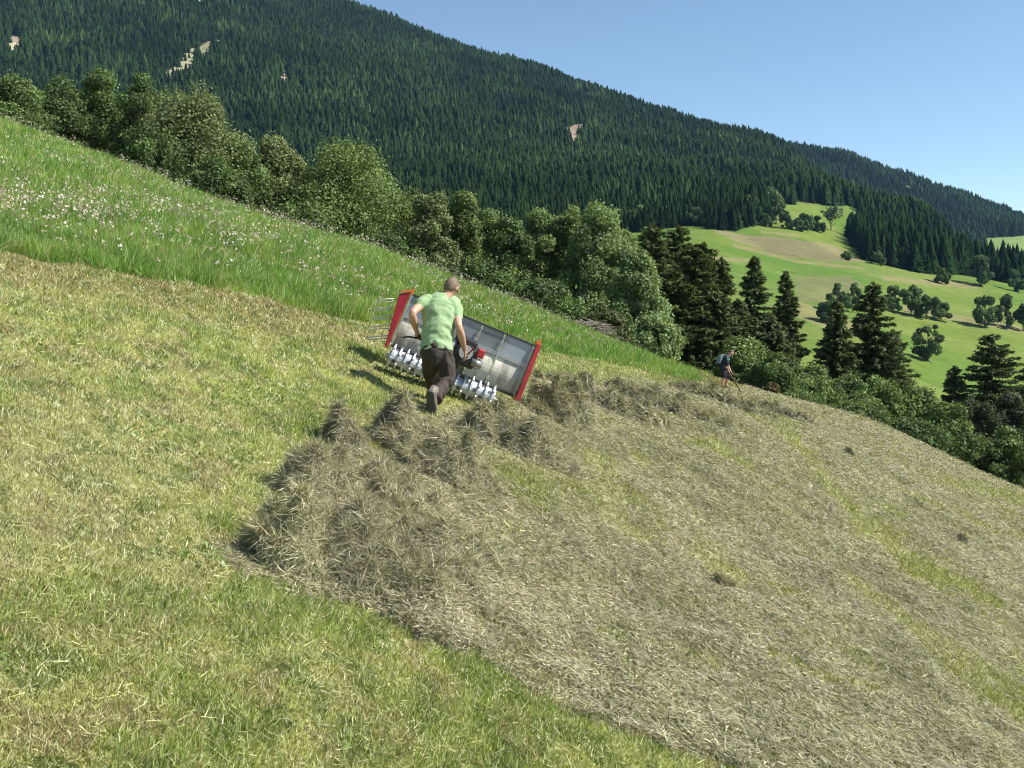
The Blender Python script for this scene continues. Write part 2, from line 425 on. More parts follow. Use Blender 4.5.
# mown stubble
x, y, z = scatter(int(1300000 * Q), 2.6, 44, -.64, .64)
h, u, b, px, py = zones(x, y, z)
rnd = rng.random(len(x))
keep = (u < .5) & (rnd > h * .86) & (y < 46)
x, y, z, h, b, px = x[keep], y[keep], z[keep], h[keep], b[keep], px[keep]; n = len(x)
rnd = rng.random(n)
lush = smooth(.45, .75, fbm(x * 1.7, y * 1.7, 101, 3))
pxm = y / F
W = np.maximum(.0030 + .0028 * rnd, pxm * .75) * (1 + .6 * (rng.random(n) < .06 + .12 * lush))
L = (.016 + .032 * rng.random(n)**1.5 + .016 * lush) * (1 + .03 * y)
tilt = rng.uniform(.2, 1.5, n)
D = unit(randdir(n, tilt) + UPM * .35)
S = unit(np.cross(D, rng.normal(size=(n, 3))))
cc = mown_col(x, y, b, rnd) * (.8 + .4 * rng.random(n))[:, None]
hz_ = (h > .02)[:, None]; cc = np.where(hz_, np.array([.30, .315, .085]) * (.6 + .7 * rnd[:, None]), cc)
gg = (rng.random(n) < .5 * lush)[:, None] & ~hz_
cc = np.where(gg, np.array([.235, .315, .065]) * (.8 + .5 * rnd[:, None]), cc)
P = np.stack([x, y, z - .004], 1)
nearm = y < 9
bend = randdir(nearm.sum(), np.full(nearm.sum(), 1.5)) * (L[nearm] * .35)[:, None]
parts = [ribbons(P[nearm], D[nearm], S[nearm], L[nearm], W[nearm], bend, cc[nearm]), tris(P[~nearm], D[~nearm], S[~nearm], L[~nearm] * 1.1, W[~nearm] * 1.2, cc[~nearm])]
# flat clippings among the stubble
x, y, z = scatter(int(170000 * Q), 2.6, 40, -.62, .62)
h, u, b, px, py = zones(x, y, z); k = (u < .5) & (rng.random(len(x)) < .25 + .6 * smooth(.45, .7, fbm(x * .9, y * .9, 111, 3)))
x, y, z = x[k], y[k], z[k]; n = len(x); a = rng.uniform(0, 6.28, n)
D = np.stack([np.cos(a), np.sin(a), PA * np.cos(a) + PB * np.sin(a) + rng.normal(0, .2, n)], 1); D = unit(D)
S = unit(np.cross(D, GN + rng.normal(0, .5, (n, 3))))
L = rng.uniform(.03, .12, n); W = np.maximum(.003, y / F * .55)
parts.append(tris(np.stack([x, y, z + rng.uniform(.005, .03, n)], 1), D, S, L, W * 1.3, hay_col(x, y, rng.random(n)) * np.array([1.3, 1.4, 1.05])))
V, T, C = joinm(parts)
o = link('mown_grass', mesh_from('mown_grass', V, T, MAT_GRASS, C))
tag(o, 'short yellow-green mown grass covering the slope', 'mown grass', kind='stuff')

# broad-leaved weeds and clover in patches
x, y, z = scatter(int(46000 * Q), 2.8, 20, -.62, .3)
h, u, b, px, py = zones(x, y, z); pt = fbm(x * 1.3 + 5, y * 1.3, 121, 3)
k = (u < .5) & (h < .3) & (rng.random(len(x)) < smooth(.50, .72, pt) * .6)
x, y, z = x[k], y[k], z[k]; n = len(x)
D = randdir(n, rng.uniform(.5, 1.4, n)); S = unit(np.cross(D, rng.normal(size=(n, 3))))
L = rng.uniform(.018, .048, n); W = rng.uniform(.008, .017, n)
c = np.array([.16, .26, .06]) * rng.uniform(.7, 1.3, (n, 1)) + np.array([.05, .03, .0]) * rng.random((n, 1))
V, T, C = ribbons(np.stack([x, y, z + .01], 1), D, S, L, W * 1.5, D * .0, c)
o = link('clover_leaves', mesh_from('clover_leaves', V, T, MAT_GRASS, C)); tag(o, 'small green broad leaves in patches among the mown grass', 'clover', kind='stuff')

# uncut grass
x, y, z = scatter(int(900000 * Q), 8, 46, -.64, .42)
h, u, b, px, py = zones(x, y, z); k = (u > .5); x, y, z = x[k], y[k], z[k]; n = len(x); rnd = rng.random(n)
tall = smooth(.35, .65, fbm(x * 1.2, y * 1.2, 131, 3))
cl_ = fbm(x * 4.5, y * 4.5, 137, 2); L = (.06 + .16 * rng.random(n) + .12 * tall) * (.35 + 1.1 * cl_); W = np.maximum(.006, y / F * .62)
D = unit(randdir(n, rng.uniform(0, 1.15, n)) + np.array([.12, -.1, 0])); S = unit(np.cross(D, rng.normal(size=(n, 3))))
bend = randdir(n, np.full(n, 1.6)) * (L * .25)[:, None]
V, T, C = ribbons(np.stack([x, y, z - .01], 1), D, S, L, W, bend, uncut_col(x, y, rnd) * (.8 + .4 * rng.random(n))[:, None])
o = link('uncut_grass', mesh_from('uncut_grass', V, T, MAT_GRASS, C)); tag(o, 'tall bright green uncut grass on the upper slope', 'uncut grass', kind='stuff')

# faded meadow flowers
x, y, z = scatter(int(90000 * Q), 9, 44, -.64, .3)
h, u, b, px, py = zones(x, y, z); pt = fbm(x * .55, y * .55, 141, 3) * .35 + fbm(x * 2.2, y * 1.8, 143, 3) * .65
line = np.interp(px, _ml[:, 0], _ml[:, 1])
k = (u > .5) & (rng.random(len(x)) < smooth(.48, .64, pt) * .32 * smooth(5, 25, line - py) + .020) & (px < 640)
x, y, z = x[k], y[k], z[k]; n = len(x)
H = rng.uniform(.2, .42, n); P0 = np.stack([x, y, z], 1); D = unit(randdir(n, rng.uniform(0, .3, n)))
S = unit(np.cross(D, rng.normal(size=(n, 3))))
c_st = np.tile(np.array([.22, .24, .10]), (n, 1))
st = tris(P0, D, S, H, np.maximum(.004, y / F * .3), c_st)
rnd = rng.random(n)
fc = np.where((rnd < .5)[:, None], np.array([.44, .38, .27]), np.where((rnd < .85)[:, None], np.array([.42, .32, .28]), np.array([.60, .58, .48])))
fp = []
for s in range(3):
    dd = randdir(n, rng.uniform(.3, 1.5, n)); ss = unit(np.cross(dd, rng.normal(size=(n, 3)))); sz = rng.uniform(.014, .036, n)
    fp.append(tris(P0 + D * H[:, None] + rng.normal(0, .02, (n, 3)), dd, ss, sz * 1.3, sz * 1.3, fc))
V, T, C = joinm([st] + fp)
o = link('meadow_flowers', mesh_from('meadow_flowers', V, T, MAT_GRASS, C)); tag(o, 'pale pink and cream faded flower heads in the uncut meadow', 'wildflowers', kind='stuff')

# cut hay lying on the slope
x, y, z = scatter(int(1650000 * Q), 2.7, 48, -.36, .74)
h, u, b, px, py = zones(x, y, z); k = (rng.random(len(x)) < h * (.74 + .25 * smooth(.35, .6, fbm(x * 1.6, y * 2.4, 161, 3))) + .01) & (u < .3); x, y, z = x[k], y[k], z[k]; n = len(x); rnd = rng.random(n)
lump = smooth(.4, .75, fbm(x * 2.6, y * 2.6, 151, 3)) * .45 + .8 * smooth(.52, .8, fbm(x * 1.4 + y * .2, y * .30, 153, 3)) + .5 * smooth(.6, .8, fbm(x * 5, y * 5, 157, 2))
a = rng.normal(0, 1, n) + np.where(rng.random(n) < .5, 0, 1.57); el = rng.normal(.12, .28, n)
D = np.stack([np.cos(a), np.sin(a), PA * np.cos(a) + PB * np.sin(a) + np.tan(np.clip(el, -.4, 1.1))], 1) * np.where(rng.random(n) < .5, 1, -1)[:, None]; D[:, 2] = np.abs(D[:, 2] - (PA * D[:, 0] + PB * D[:, 1])) + (PA * D[:, 0] + PB * D[:, 1]); D = unit(D)
S = unit(np.cross(D, GN + rng.normal(0, .6, (n, 3))))
L = (.018 + .058 * rng.random(n)**2.2) * (1 + .015 * y); W = np.maximum(.003 + .0035 * rnd, y / F * .62)
off = rng.random(n)**1.3 * (.02 + .13 * lump)
bend = -GN * (L * .35 * rng.random(n))[:, None] + rng.normal(0, .12, (n, 3)) * L[:, None]
V, T, C = ribbons(np.stack([x, y, z + off], 1), D, S, L, W, bend, hay_col(x, y, rnd))
o = link('scattered_hay', mesh_from('scattered_hay', V, T, MAT_HAY, C)); tag(o, 'grey-green cut hay spread loosely over the lower slope', 'hay', kind='stuff')

# ------------------------------------------------------------------ hay heaps
def heap(px, py, rx, ry, H, N, label, group='raked hay heaps', d=None, seed=0, name='hay_heap', rot=0.0, dark=1.0, lscale=1.0, peak=.6):
    dc = float(ground_d(px, py)[0]) if d is None else d
    xc = (px - CX) / F * dc
    ca, sa = math.cos(rot), math.sin(rot)
    def surf(a, b):
        r2 = a * a + b * b
        wob = fbm(a * 1.6 + seed, b * 1.6 + 7, seed, 2) - .5
        e = np.clip(1 - r2 * (1 + 1.1 * wob), 0, 1)**peak
        X_ = xc + (a * rx) * ca - (b * ry) * sa; Y_ = dc + (a * rx) * sa + (b * ry) * ca
        l1 = fbm(X_ * 4.2, Y_ * 4.2, seed + 3, 2); l2 = fbm(X_ * 9, Y_ * 9, seed + 5, 2)
        h = H * e * (.02 + 2.1 * l1**1.7) + .32 * (l2 - .45) * smooth(0, .3, e)
        return X_, Y_, near_z(X_, Y_) + np.maximum(h, 0) , e
    g = np.linspace(-1.1, 1.1, 40); A, B = np.meshgrid(g, g); A = A.ravel(); B = B.ravel()
    X_, Y_, Z_, e = surf(A, B); Z_ = Z_ - .05
    root = empty(name, (xc, dc, float(near_z(np.array([xc]), np.array([dc]))[0])))
    off = np.array(root.location)
    ii, jj = np.meshgrid(np.arange(39), np.arange(39), indexing='ij')
    q = np.stack([ii * 40 + jj, ii * 40 + jj + 1, (ii + 1) * 40 + jj + 1, (ii + 1) * 40 + jj], -1).reshape(-1, 4)
    V0 = np.stack([X_, Y_, Z_], 1) - off
    T0 = np.concatenate([q[:, [0, 1, 2]], q[:, [0, 2, 3]]])
    C0 = np.tile(np.array([.24, .22, .125]), (len(V0), 1))
    n = int(N * Q * 2.0)
    r = np.sqrt(rng.random(n)) * 1.05; t = rng.uniform(0, 6.283, n); A = r * np.cos(t); B = r * np.sin(t)
    X_, Y_, Z_, e = surf(A, B)
    dx = .02; _, _, Zx, _ = surf(A + dx / rx, B); _, _, Zy, _ = surf(A, B + dx / ry)
    nrm = unit(np.stack([-(Zx - Z_) / dx * ca + (Zy - Z_) / dx * sa, -(Zx - Z_) / dx * sa - (Zy - Z_) / dx * ca, np.ones(n)], 1))
    rv = rng.normal(size=(n, 3)); tang = unit(rv - nrm * (rv * nrm).sum(1, keepdims=True))
    lift = rng.normal(.10, .42, n)[:, None]
    D = unit(tang + nrm * np.clip(lift, -.3, 1.0)); S = unit(np.cross(D, nrm + rng.normal(0, .6, (n, 3))))
    L = (.035 + .12 * rng.random(n)**2.6) * lscale; W = np.maximum(.0024 + .0030 * rng.random(n), dc / F * .5)
    P = np.stack([X_, Y_, Z_], 1) - nrm * (rng.random(n)**1.5 * .06 - .012)[:, None]
    bend = -nrm * (L * rng.uniform(0, .5, n))[:, None] + rng.normal(0, .28, (n, 3)) * L[:, None]
    V1, T1, C1 = ribbons(P - off, D, S, L, W, bend, hay_col(X_, Y_, rng.random(n)) * dark)
    V, T, C = joinm([(V0, T0, C0), (V1, T1, C1)])
    COL.objects.unlink(root); bpy.data.objects.remove(root)
    o = link(name, mesh_from(name, V, T, MAT_HAY, C), loc=off)
    tag(o, label, 'hay heap', group)
    return o
OL = 1.18
heap(400, 447, .25, .26, .32, 17000, 'narrow peaked hay heap at the top of the row nearest the man\'s rear foot', seed=1, peak=.9, dark=OL)
heap(448, 478, .46, .38, .33, 30000, 'rounded hay heap in the middle below the right-hand spiked roller', seed=2, dark=OL)
heap(522, 452, .64, .46, .34, 36000, 'wide hay heap directly below the lower end of the machine', seed=3, dark=OL)
heap(324, 500, .30, .28, .26, 24000, 'small tumbled hay heap with a dark hollow on the left edge of the row', seed=4, dark=OL)
heap(292, 562, .24, .24, .24, 16000, 'hay heap at the lowest left corner of the row, next to open grass', seed=5, dark=OL)
heap(366, 568, .54, .42, .22, 44000, 'largest hay heap in front at the lower end of the row, full of long stalks', seed=6, dark=OL)
heap(436, 556, .50, .50, .11, 26000, 'low flattened hay heap fading into the spread hay at the lower right of the row', seed=7, dark=OL)
heap(345, 448, .17, .15, .26, 5000, 'tiny dark tuft of hay set apart at the upper left of the row', seed=8, dark=OL)
heap(388, 505, .46, .40, .12, 22000, 'broad low hay heap between the peaked heap and the largest heap', seed=9, dark=OL)
heap(328, 540, .30, .28, .16, 18000, 'hay heap squeezed between the dark-hollowed heap and the corner heap', seed=10, dark=OL)
heap(560, 418, .46, .40, .32, 20000, 'hay heap pushed up against the lower red side plate of the machine', seed=11, dark=OL)
OL2 = 1.1
wr = 'hay bumps along the upper edge of the raked strip'
heap(610, 408, 1.0, .45, .26, 16000, 'hay bump at the machine end of the upper strip, just right of the machine', wr, seed=12, dark=OL2, lscale=1.3)
heap(668, 409, 1.1, .45, .22, 13000, 'hay bump midway between the machine and the distant worker', wr, seed=13, dark=OL2, lscale=1.5)
heap(726, 406, 1.4, .5, .19, 11000, 'hay bump right below the distant worker with the rake', wr, seed=14, dark=OL2, lscale=1.6)
heap(775, 414, 1.2, .5, .15, 9000, 'hay bump to the right of the distant worker by the brow', wr, seed=15, dark=OL2, lscale=1.6)
# small dark tufts left on the spread hay
tf = [(914, 508, .12), (726, 586, .08), (850, 455, .10), (960, 545, .10)]
tp = None
for k, (a, b_, s) in enumerate(tf):
    o = heap(a, b_, s * 1.1, s * .6, s * .42, 2200, 'small dark tuft of hay', 'small tufts on the spread hay', seed=20 + k, name='hay_tuft', dark=1.1, lscale=.6)
    o['category'] = 'hay tuft'
TUFT_LABELS = ['dark hay tuft on the far right of the spread hay, just under the brow', 'round dark hay tuft in the middle of the spread hay, above a thin green streak', 'small hay tuft high on the slope right of the long green streak',
 'hay tuft near the right edge of the picture, below the brow']
for o, l in zip(sorted([o for o in COL.objects if o.name.startswith('hay_tuft')], key=lambda o: (len(o.name), o.name)), TUFT_LABELS): o['label'] = l
# ------------------------------------------------------------------ far hillsides
OPEN = [(560, 250), (590, 236), (690, 227), (735, 232), (752, 226), (768, 222), (764, 205), (800, 203), (856, 207), (860, 216), (848, 238), (868, 262), (921, 272), (995, 279), (1024, 288), (1300, 350), (1300, 900), (100, 900), (100, 430)]
TANF = [(708, 228), (745, 235), (790, 238), (835, 246), (867, 263), (830, 261), (790, 257), (758, 249), (735, 241)]
TANF2 = [(794, 277), (848, 275), (866, 285), (846, 304), (800, 303)]
SCARS = [([(556, 129), (584, 122), (588, 141), (574, 146)], (.31, .23, .175)), ([(160, 76), (202, 42), (222, 40), (200, 68), (172, 85)], (.22, .21, .12)), ([(8, 38), (20, 36), (18, 54), (4, 56)], (.34, .28, .2)), ([(278, 74), (290, 74), (287, 88), (278, 86)], (.36, .27, .21)),
         ([(312, 84), (322, 84), (320, 93), (313, 93)], (.36, .27, .21)), ([(280, 6), (290, 6), (288, 14)], (.3, .25, .18)), ([(452, 190), (465, 190), (462, 202), (454, 202)], (.33, .27, .2)), ([(196, -6), (215, -6), (210, 5), (198, 4)], (.3, .27, .18)), ([(244, 26), (262, 26), (258, 34)], (.2, .24, .1))]
def far_sheet(name, zf, uu, dd, colf, mat):
    U, Dd = np.meshgrid(uu, dd); X = (U * Dd).ravel(); Y = Dd.ravel(); Z = zf(X, Y)
    C = colf(X, Y, Z); a, b = U.shape
    i, j = np.meshgrid(np.arange(a - 1), np.arange(b - 1), indexing='ij')
    q = np.stack([i * b + j, i * b + j + 1, (i + 1) * b + j + 1, (i + 1) * b + j], -1).reshape(-1, 4)
    o = link(name, mesh_from(name, np.stack([X, Y, Z], 1), q, mat, C, smooth=True)); tag(o, kind='structure'); return o
def far_col(X, Y, Z):
    px, py = proj(X, Y, Z); n = len(X)
    j = (fbm(X / 22., Y / 22., 7, 3) - .5) * 6
    opn = inpoly(px + j, py + j, OPEN)
    a = smooth(.3, .7, fbm(X / 45., Y / 90., 201, 4))[:, None]; s = smooth(.4, .6, fbm(X / 110. + 3, Y / 22., 203, 3))[:, None]
    g = np.array([.074, .140, .016]) * (1 - a) + np.array([.112, .160, .024]) * a
    g = g * (1 - .25 * s) + np.array([.2, .21, .07]) * .25 * s
    tan = np.array([.165, .152, .070]) * (.85 + .3 * a)
    forest = np.tile(np.array([.020, .030, .012]), (n, 1))
    C = np.where(opn[:, None], g, forest)
    C = np.where((inpoly(px + j * .6, py + j * .3, TANF))[:, None], tan, C)
    C = np.where((inpoly(px + j, py + j * .3, TANF2))[:, None], tan * .65 + g * .35, C)
    st = (np.abs(((py + (px - 850) * .22 + j * .4) / 3.4) % 1 - .5) * 2)[:, None]; C = np.where(opn[:, None] & (py > 262)[:, None], C * (.96 + .08 * smooth(.2, .8, st)), C)
    for (x0, y0, x1, y1, w) in [(760, 232, 800, 236, 1.2), (735, 246, 800, 262, 1.6), (800, 262, 862, 268, 1.3), (884, 278, 925, 282, 2.2), (925, 282, 975, 286, 3.), (800, 310, 850, 330, 8), (905, 308, 1024, 330, 3.0), (690, 256, 760, 262, 1.5)]:
        t = np.clip(((px - x0) * (x1 - x0) + (py - y0) * (y1 - y0)) / ((x1 - x0)**2 + (y1 - y0)**2), 0, 1)
        dd = np.hypot(px - x0 - t * (x1 - x0), py - y0 - t * (y1 - y0)) + j * .25
        C = np.where((dd < w)[:, None], C * .35 + np.array([.24, .20, .10]) * .55, C)
    for poly, c in SCARS: C = np.where(inpoly(px + j * 1.2, py + j * .8, poly)[:, None], np.array(c) * (.6 + .7 * a), C)
    return C
def back_col(X, Y, Z):
    px, py = proj(X, Y, Z)
    m = inpoly(px, py, [(984, 238), (1100, 232), (1100, 262), (990, 262)]) | inpoly(px, py, [(903, 186), (920, 187), (918, 190), (905, 190)])
    return np.where(m[:, None], np.array([.15, .21, .06]), np.array([.02, .03, .012]))
fm = ground_mat('hill_soil', .12, .8, 1.2, .3, .5)
far_sheet('valley_hillside', far_z, np.linspace(-.80, .80, 520), np.exp(np.linspace(math.log(92), math.log(3600), 620)), far_col, fm)
far_sheet('distant_ridge', back_z, np.linspace(-.15, .80, 200), np.exp(np.linspace(math.log(1450), math.log(4300), 160)), back_col, fm)

# ------------------------------------------------------------------ forest trees (small, jagged tiers)
def small_spruce(nt, ns, seed, slim=1.0):
    r = np.random.default_rng(seed); V = []; T = []; C = []
    for t in range(nt):
        f = t / nt; z0 = .04 + .90 * f; z1 = min(1.0, z0 + 1.55 / nt + .06); R = .17 * slim * (1 - f)**.85 + .012
        base = len(V); k = ns
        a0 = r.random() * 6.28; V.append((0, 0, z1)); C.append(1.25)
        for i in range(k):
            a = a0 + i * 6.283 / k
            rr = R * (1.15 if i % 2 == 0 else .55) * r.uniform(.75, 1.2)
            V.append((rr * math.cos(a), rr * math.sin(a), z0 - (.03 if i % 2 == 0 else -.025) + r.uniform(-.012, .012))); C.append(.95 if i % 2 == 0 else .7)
        for i in range(k): T.append((base, base + 1 + i, base + 1 + (i + 1) % k))
    return np.array(V), np.array(T), np.array(C)
proto = [small_spruce(5, 8, s, sl) for s, sl in ((1, 1.35), (2, 1.1), (3, 1.5), (4, 1.25))]
proto_hi = [small_spruce(13, 14, s, sl) for s, sl in ((11, 1.2), (12, 1.0), (13, 1.4), (14, 1.15))]
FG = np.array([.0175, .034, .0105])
def forest_positions():
    out = []
    for (zf, dlo, dhi, u0, u1, isb) in ((far_z, 560, 2700, -.60, .66, 0), (back_z, 1800, 3300, .18, .68, 1)):
        d = dlo
        while d < dhi:
            s = 5.6 if d < 800 else 6.6 if d < 1200 else 8.2 if not isb else 10.
            s *= 1.0
            n = int((u1 - u0) * d / s)
            x = (np.linspace(u0, u1, n) * d + rng.uniform(-.42, .42, n) * s); y = d + rng.uniform(-.45, .45, n) * s
            z = zf(x, y); px, py = proj(x, y, z)
            j = (fbm(x / 22., y / 22., 7, 3) - .5) * 6
            if isb: ok = ~inpoly(px, py, [(984, 238), (1100, 232), (1100, 262), (990, 262)]) & ~inpoly(px, py, [(903, 186), (920, 187), (918, 190), (905, 190)])
            else:
                ok = ~inpoly(px + j, py + j, OPEN)
                for poly, c in SCARS: ok &= ~(inpoly(px + j * 1.2, py + j * .8, poly) & (rng.random(len(x)) < .93))
                ok &= (py > -30)
            ok &= (px > -60) & (px < 1085)
            x, y, z, px = x[ok], y[ok], z[ok], px[ok]
            h = rng.uniform(10, 24, len(x)) * (.6 + .8 * fbm(x / 70., y / 70., 311, 2)) * (1.15 if isb else 1)
            # the long spur of tall trees to the right of the upper field
            if not isb: h = h * np.where((px > 690) & (y < 900), 1.12, 1.0)
            out.append(np.stack([x, y, z - .4, h, np.full(len(x), isb)], 1))
            d += s * .92
    return np.concatenate(out)
FP = forest_positions()
# which of them can be seen: march the hillside between camera and tree top coarsely
pxt, pyt = proj(FP[:, 0], FP[:, 1], FP[:, 2] + FP[:, 3] * .6)
BROW_X = [0, 60, 100, 150, 200, 235, 250, 300, 345, 385, 410, 430, 460, 480, 520, 560, 600, 620, 640, 680, 700, 740, 780]
BROW_Y = [80, 78, 74, 78, 95, 125, 140, 160, 148, 160, 195, 192, 195, 218, 214, 212, 208, 225, 230, 226, 240, 400, 400]
vis = (pyt < np.interp(pxt, BROW_X, BROW_Y) - 2) & (pxt > 2) & (pxt < 1022) & (pyt > 4) & (FP[:, 4] == 0)
order = np.argsort(np.where(vis, FP[:, 1] / (FP[:, 3] / 22.), 1e9)); pick = order[:298]
smesh = []
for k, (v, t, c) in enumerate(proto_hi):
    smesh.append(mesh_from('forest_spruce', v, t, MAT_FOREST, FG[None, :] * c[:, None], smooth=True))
for kk, i in enumerate(pick):
    x, y, z, h, _ = FP[i]
    o = link('forest_spruce', smesh[kk % 4], loc=(x, y, z)); o.scale = (h, h, h); o.rotation_euler = (0, 0, rng.uniform(0, 6.28))
    tag(o, 'dark spruce at the lower edge of the far forest, above the green fields', 'spruce', 'spruces along the lower forest edge')
rest = np.delete(FP, pick, 0)
print('forest trees', len(FP))
Vs = []; Ts = []; Cs = []; nb = 0
kind = rng.integers(0, 4, len(rest)); near_ = rest[:, 1] < 1000
for hi_ in (0, 1):
    for k in range(4):
        sel = rest[(kind == k) & (near_ == bool(hi_))]
        if not len(sel): continue
        v, t, c = (proto_hi if hi_ else proto)[k]
        if hi_: v, t, c = small_spruce(8, 10, 50 + k, (1.25, 1.05, 1.45, 1.15)[k])
        a = rng.uniform(0, 6.28, len(sel)); ca, sa = np.cos(a)[:, None], np.sin(a)[:, None]
        wd = rng.uniform(.85, 1.25, len(sel))[:, None] * sel[:, 3:4] * (1.15 if not hi_ else 1)
        vx = (v[None, :, 0] * ca - v[None, :, 1] * sa) * wd + sel[:, 0:1]; vy = (v[None, :, 0] * sa + v[None, :, 1] * ca) * wd + sel[:, 1:2]; vz = v[None, :, 2] * sel[:, 3:4] + sel[:, 2:3]
        Vs.append(np.stack([vx, vy, vz], -1).reshape(-1, 3)); n = len(sel)
        Ts.append((t[None] + (np.arange(n) * len(v))[:, None, None]).reshape(-1, 3) + nb); nb += n * len(v)
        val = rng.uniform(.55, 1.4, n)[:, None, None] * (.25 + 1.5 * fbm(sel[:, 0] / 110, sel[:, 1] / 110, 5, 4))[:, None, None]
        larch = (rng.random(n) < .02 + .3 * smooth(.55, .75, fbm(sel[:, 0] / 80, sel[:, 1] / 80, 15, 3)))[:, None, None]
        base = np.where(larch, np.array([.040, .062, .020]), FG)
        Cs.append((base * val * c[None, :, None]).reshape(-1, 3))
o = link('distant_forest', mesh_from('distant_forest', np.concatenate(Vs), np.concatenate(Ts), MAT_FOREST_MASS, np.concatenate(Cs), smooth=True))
tag(o, 'dense dark spruce forest covering the far mountainside', 'forest', kind='stuff')

# ------------------------------------------------------------------ broadleaf crowns
def crown_leaves(rx, ry, z0, z1, n, leaf, seed, cbase, cvar=.38, lobes=26, ragged=.3, cone=0.0, fill=.35, drop=0.0):
    """leaf-sized faces in clumps; the crown spans z0..z1 with half-widths rx, ry"""
    r = np.random.default_rng(seed); H = z1 - z0; L = []
    k = 0
    while len(L) < lobes and k < 4000:
        k += 1
        t = r.random()**.85; a = r.uniform(0, 6.283)
        prof = max(.25, math.sin(math.pi * min(1, (t * .78 + .18)))**.5 * (1 - cone * t))
        q = math.sqrt(r.random()) * .80
        cx, cy, cz = rx * prof * q * math.cos(a), ry * prof * q * math.sin(a), z0 + H * (.08 + .84 * t)
        s = r.uniform(.14, .32) * (rx + ry) * .5 * (1 - .25 * t)
        L.append((cx, cy, cz, s * r.uniform(.7, 1.3), s * r.uniform(.9, 1.8), r.uniform(1 - cvar, 1 + cvar)))
    L = np.array(L); w = L[:, 3]**2; w /= w.sum()
    id_ = r.choice(len(L), n, p=w); c = L[id_]
    d = r.normal(size=(n, 3)); d /= np.linalg.norm(d, axis=1, keepdims=True)
    rad = 1 - fill * r.random(n)**2 + r.normal(0, ragged * .5, n) * (r.random(n) < .5)
    P = np.stack([c[:, 0] + d[:, 0] * c[:, 3] * rad, c[:, 1] + d[:, 1] * c[:, 3] * rad, c[:, 2] + d[:, 2] * c[:, 4] * rad], 1)
    zt_ = np.percentile(P[:, 2], 99.6); P[:, 2] = np.where(P[:, 2] > z0, z0 + (P[:, 2] - z0) * H / (zt_ - z0), P[:, 2]); rr_ = np.percentile(np.hypot(P[:, 0], P[:, 1]), 97); P[:, :2] *= rx / rr_
    L[:, :2] *= rx / rr_; L[:, 2] = z0 + (L[:, 2] - z0) * H / (zt_ - z0)
    keep = r.random(n) > drop
    P = P[keep]; d = d[keep]; c = c[keep]; n = len(P)
    nrm = unit(d * .8 + r.normal(0, .75, (n, 3)) + np.array([0, 0, .35]))
    a_ = unit(np.cross(nrm, r.normal(size=(n, 3)))); b_ = np.cross(nrm, a_)
    s = leaf * r.uniform(.6, 1.35, n)[:, None]
    V = np.stack([P - a_ * s * .55 - b_ * s * .12, P - b_ * s * .55 + a_ * .1 * s, P + a_ * s * .65, P + b_ * s * .5 - a_ * .1 * s], 1).reshape(-1, 3)
    b = (np.arange(n) * 4)[:, None]; T = np.stack([b + [0, 1, 2], b + [0, 2, 3]], 1).reshape(-1, 3)
    col = np.array(cbase)[None] * (c[:, 5] * r.uniform(.72, 1.28, n))[:, None]
    yel = (r.random(n) < .12)[:, None]; col = np.where(yel, col * np.array([1.35, 1.2, .9]), col)
    return V, T, np.repeat(col, 4, 0), L
def limbs(L, base_z, trunk_r, seed, H):
    r = random.Random(seed); m = MB()
    top = max(L[:, 2]) * .9
    pts = [Vector((0, 0, base_z - .5))]
    for i in range(1, 7): pts.append(Vector((r.uniform(-.1, .1) * i * .35, r.uniform(-.1, .1) * i * .35, base_z + (top - base_z) * i / 6)))
    m.tube(pts, [trunk_r * (1 - .85 * i / 6) for i in range(7)], 7)
    for l in L[:16]:
        h = base_z + (l[2] - base_z) * r.uniform(.35, .65); k = min(6, max(0, int((h - base_z) / (top - base_z) * 6)))
        p = pts[k]; e = Vector(l[:3]); mid = p.lerp(e, .55) + Vector((0, 0, -.06 * H))
        m.tube([p, mid, e], [trunk_r * .42, trunk_r * .25, trunk_r * .08], 5)
    return m
def broad_tree(name, px, toppy, wpx, d, label, cat='tree', group=None, c=(.052, .085, .026), n=15000, leaf=.2, low=.04, seed=0, zf=near_z, basepy=None, cone=.2, ragged=.35, lobes=30, drop=0., depth=.95, trunk=None):
    x = (px - CX) / F * d; zb = float(zf(np.array([x]), np.array([d]))[0]); zt = (HY - toppy) / F * d
    if basepy is not None: zb = (HY - basepy) / F * d
    H = zt - zb; rx = wpx * .60 / F * d
    root = empty(name, (x, d, zb)); tag(root, label, cat, group)
    V, T, C, L = crown_leaves(rx, rx * depth, H * low, H, int(n * (Q if Q < 1 else 1)), leaf, seed + 900, c, lobes=lobes, ragged=ragged, cone=cone, drop=drop)
    link('crown', mesh_from('crown', V, T, MAT_LEAF, C), root)
    tr = trunk or max(.06, H * .018)
    limbs(L, 0, tr, seed, H).build('trunk', MAT_BARK, root, smooth=True)
    return root
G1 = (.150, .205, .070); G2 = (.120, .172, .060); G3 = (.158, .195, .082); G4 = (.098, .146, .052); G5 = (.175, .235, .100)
lt = 'broadleaf trees along the left brow'
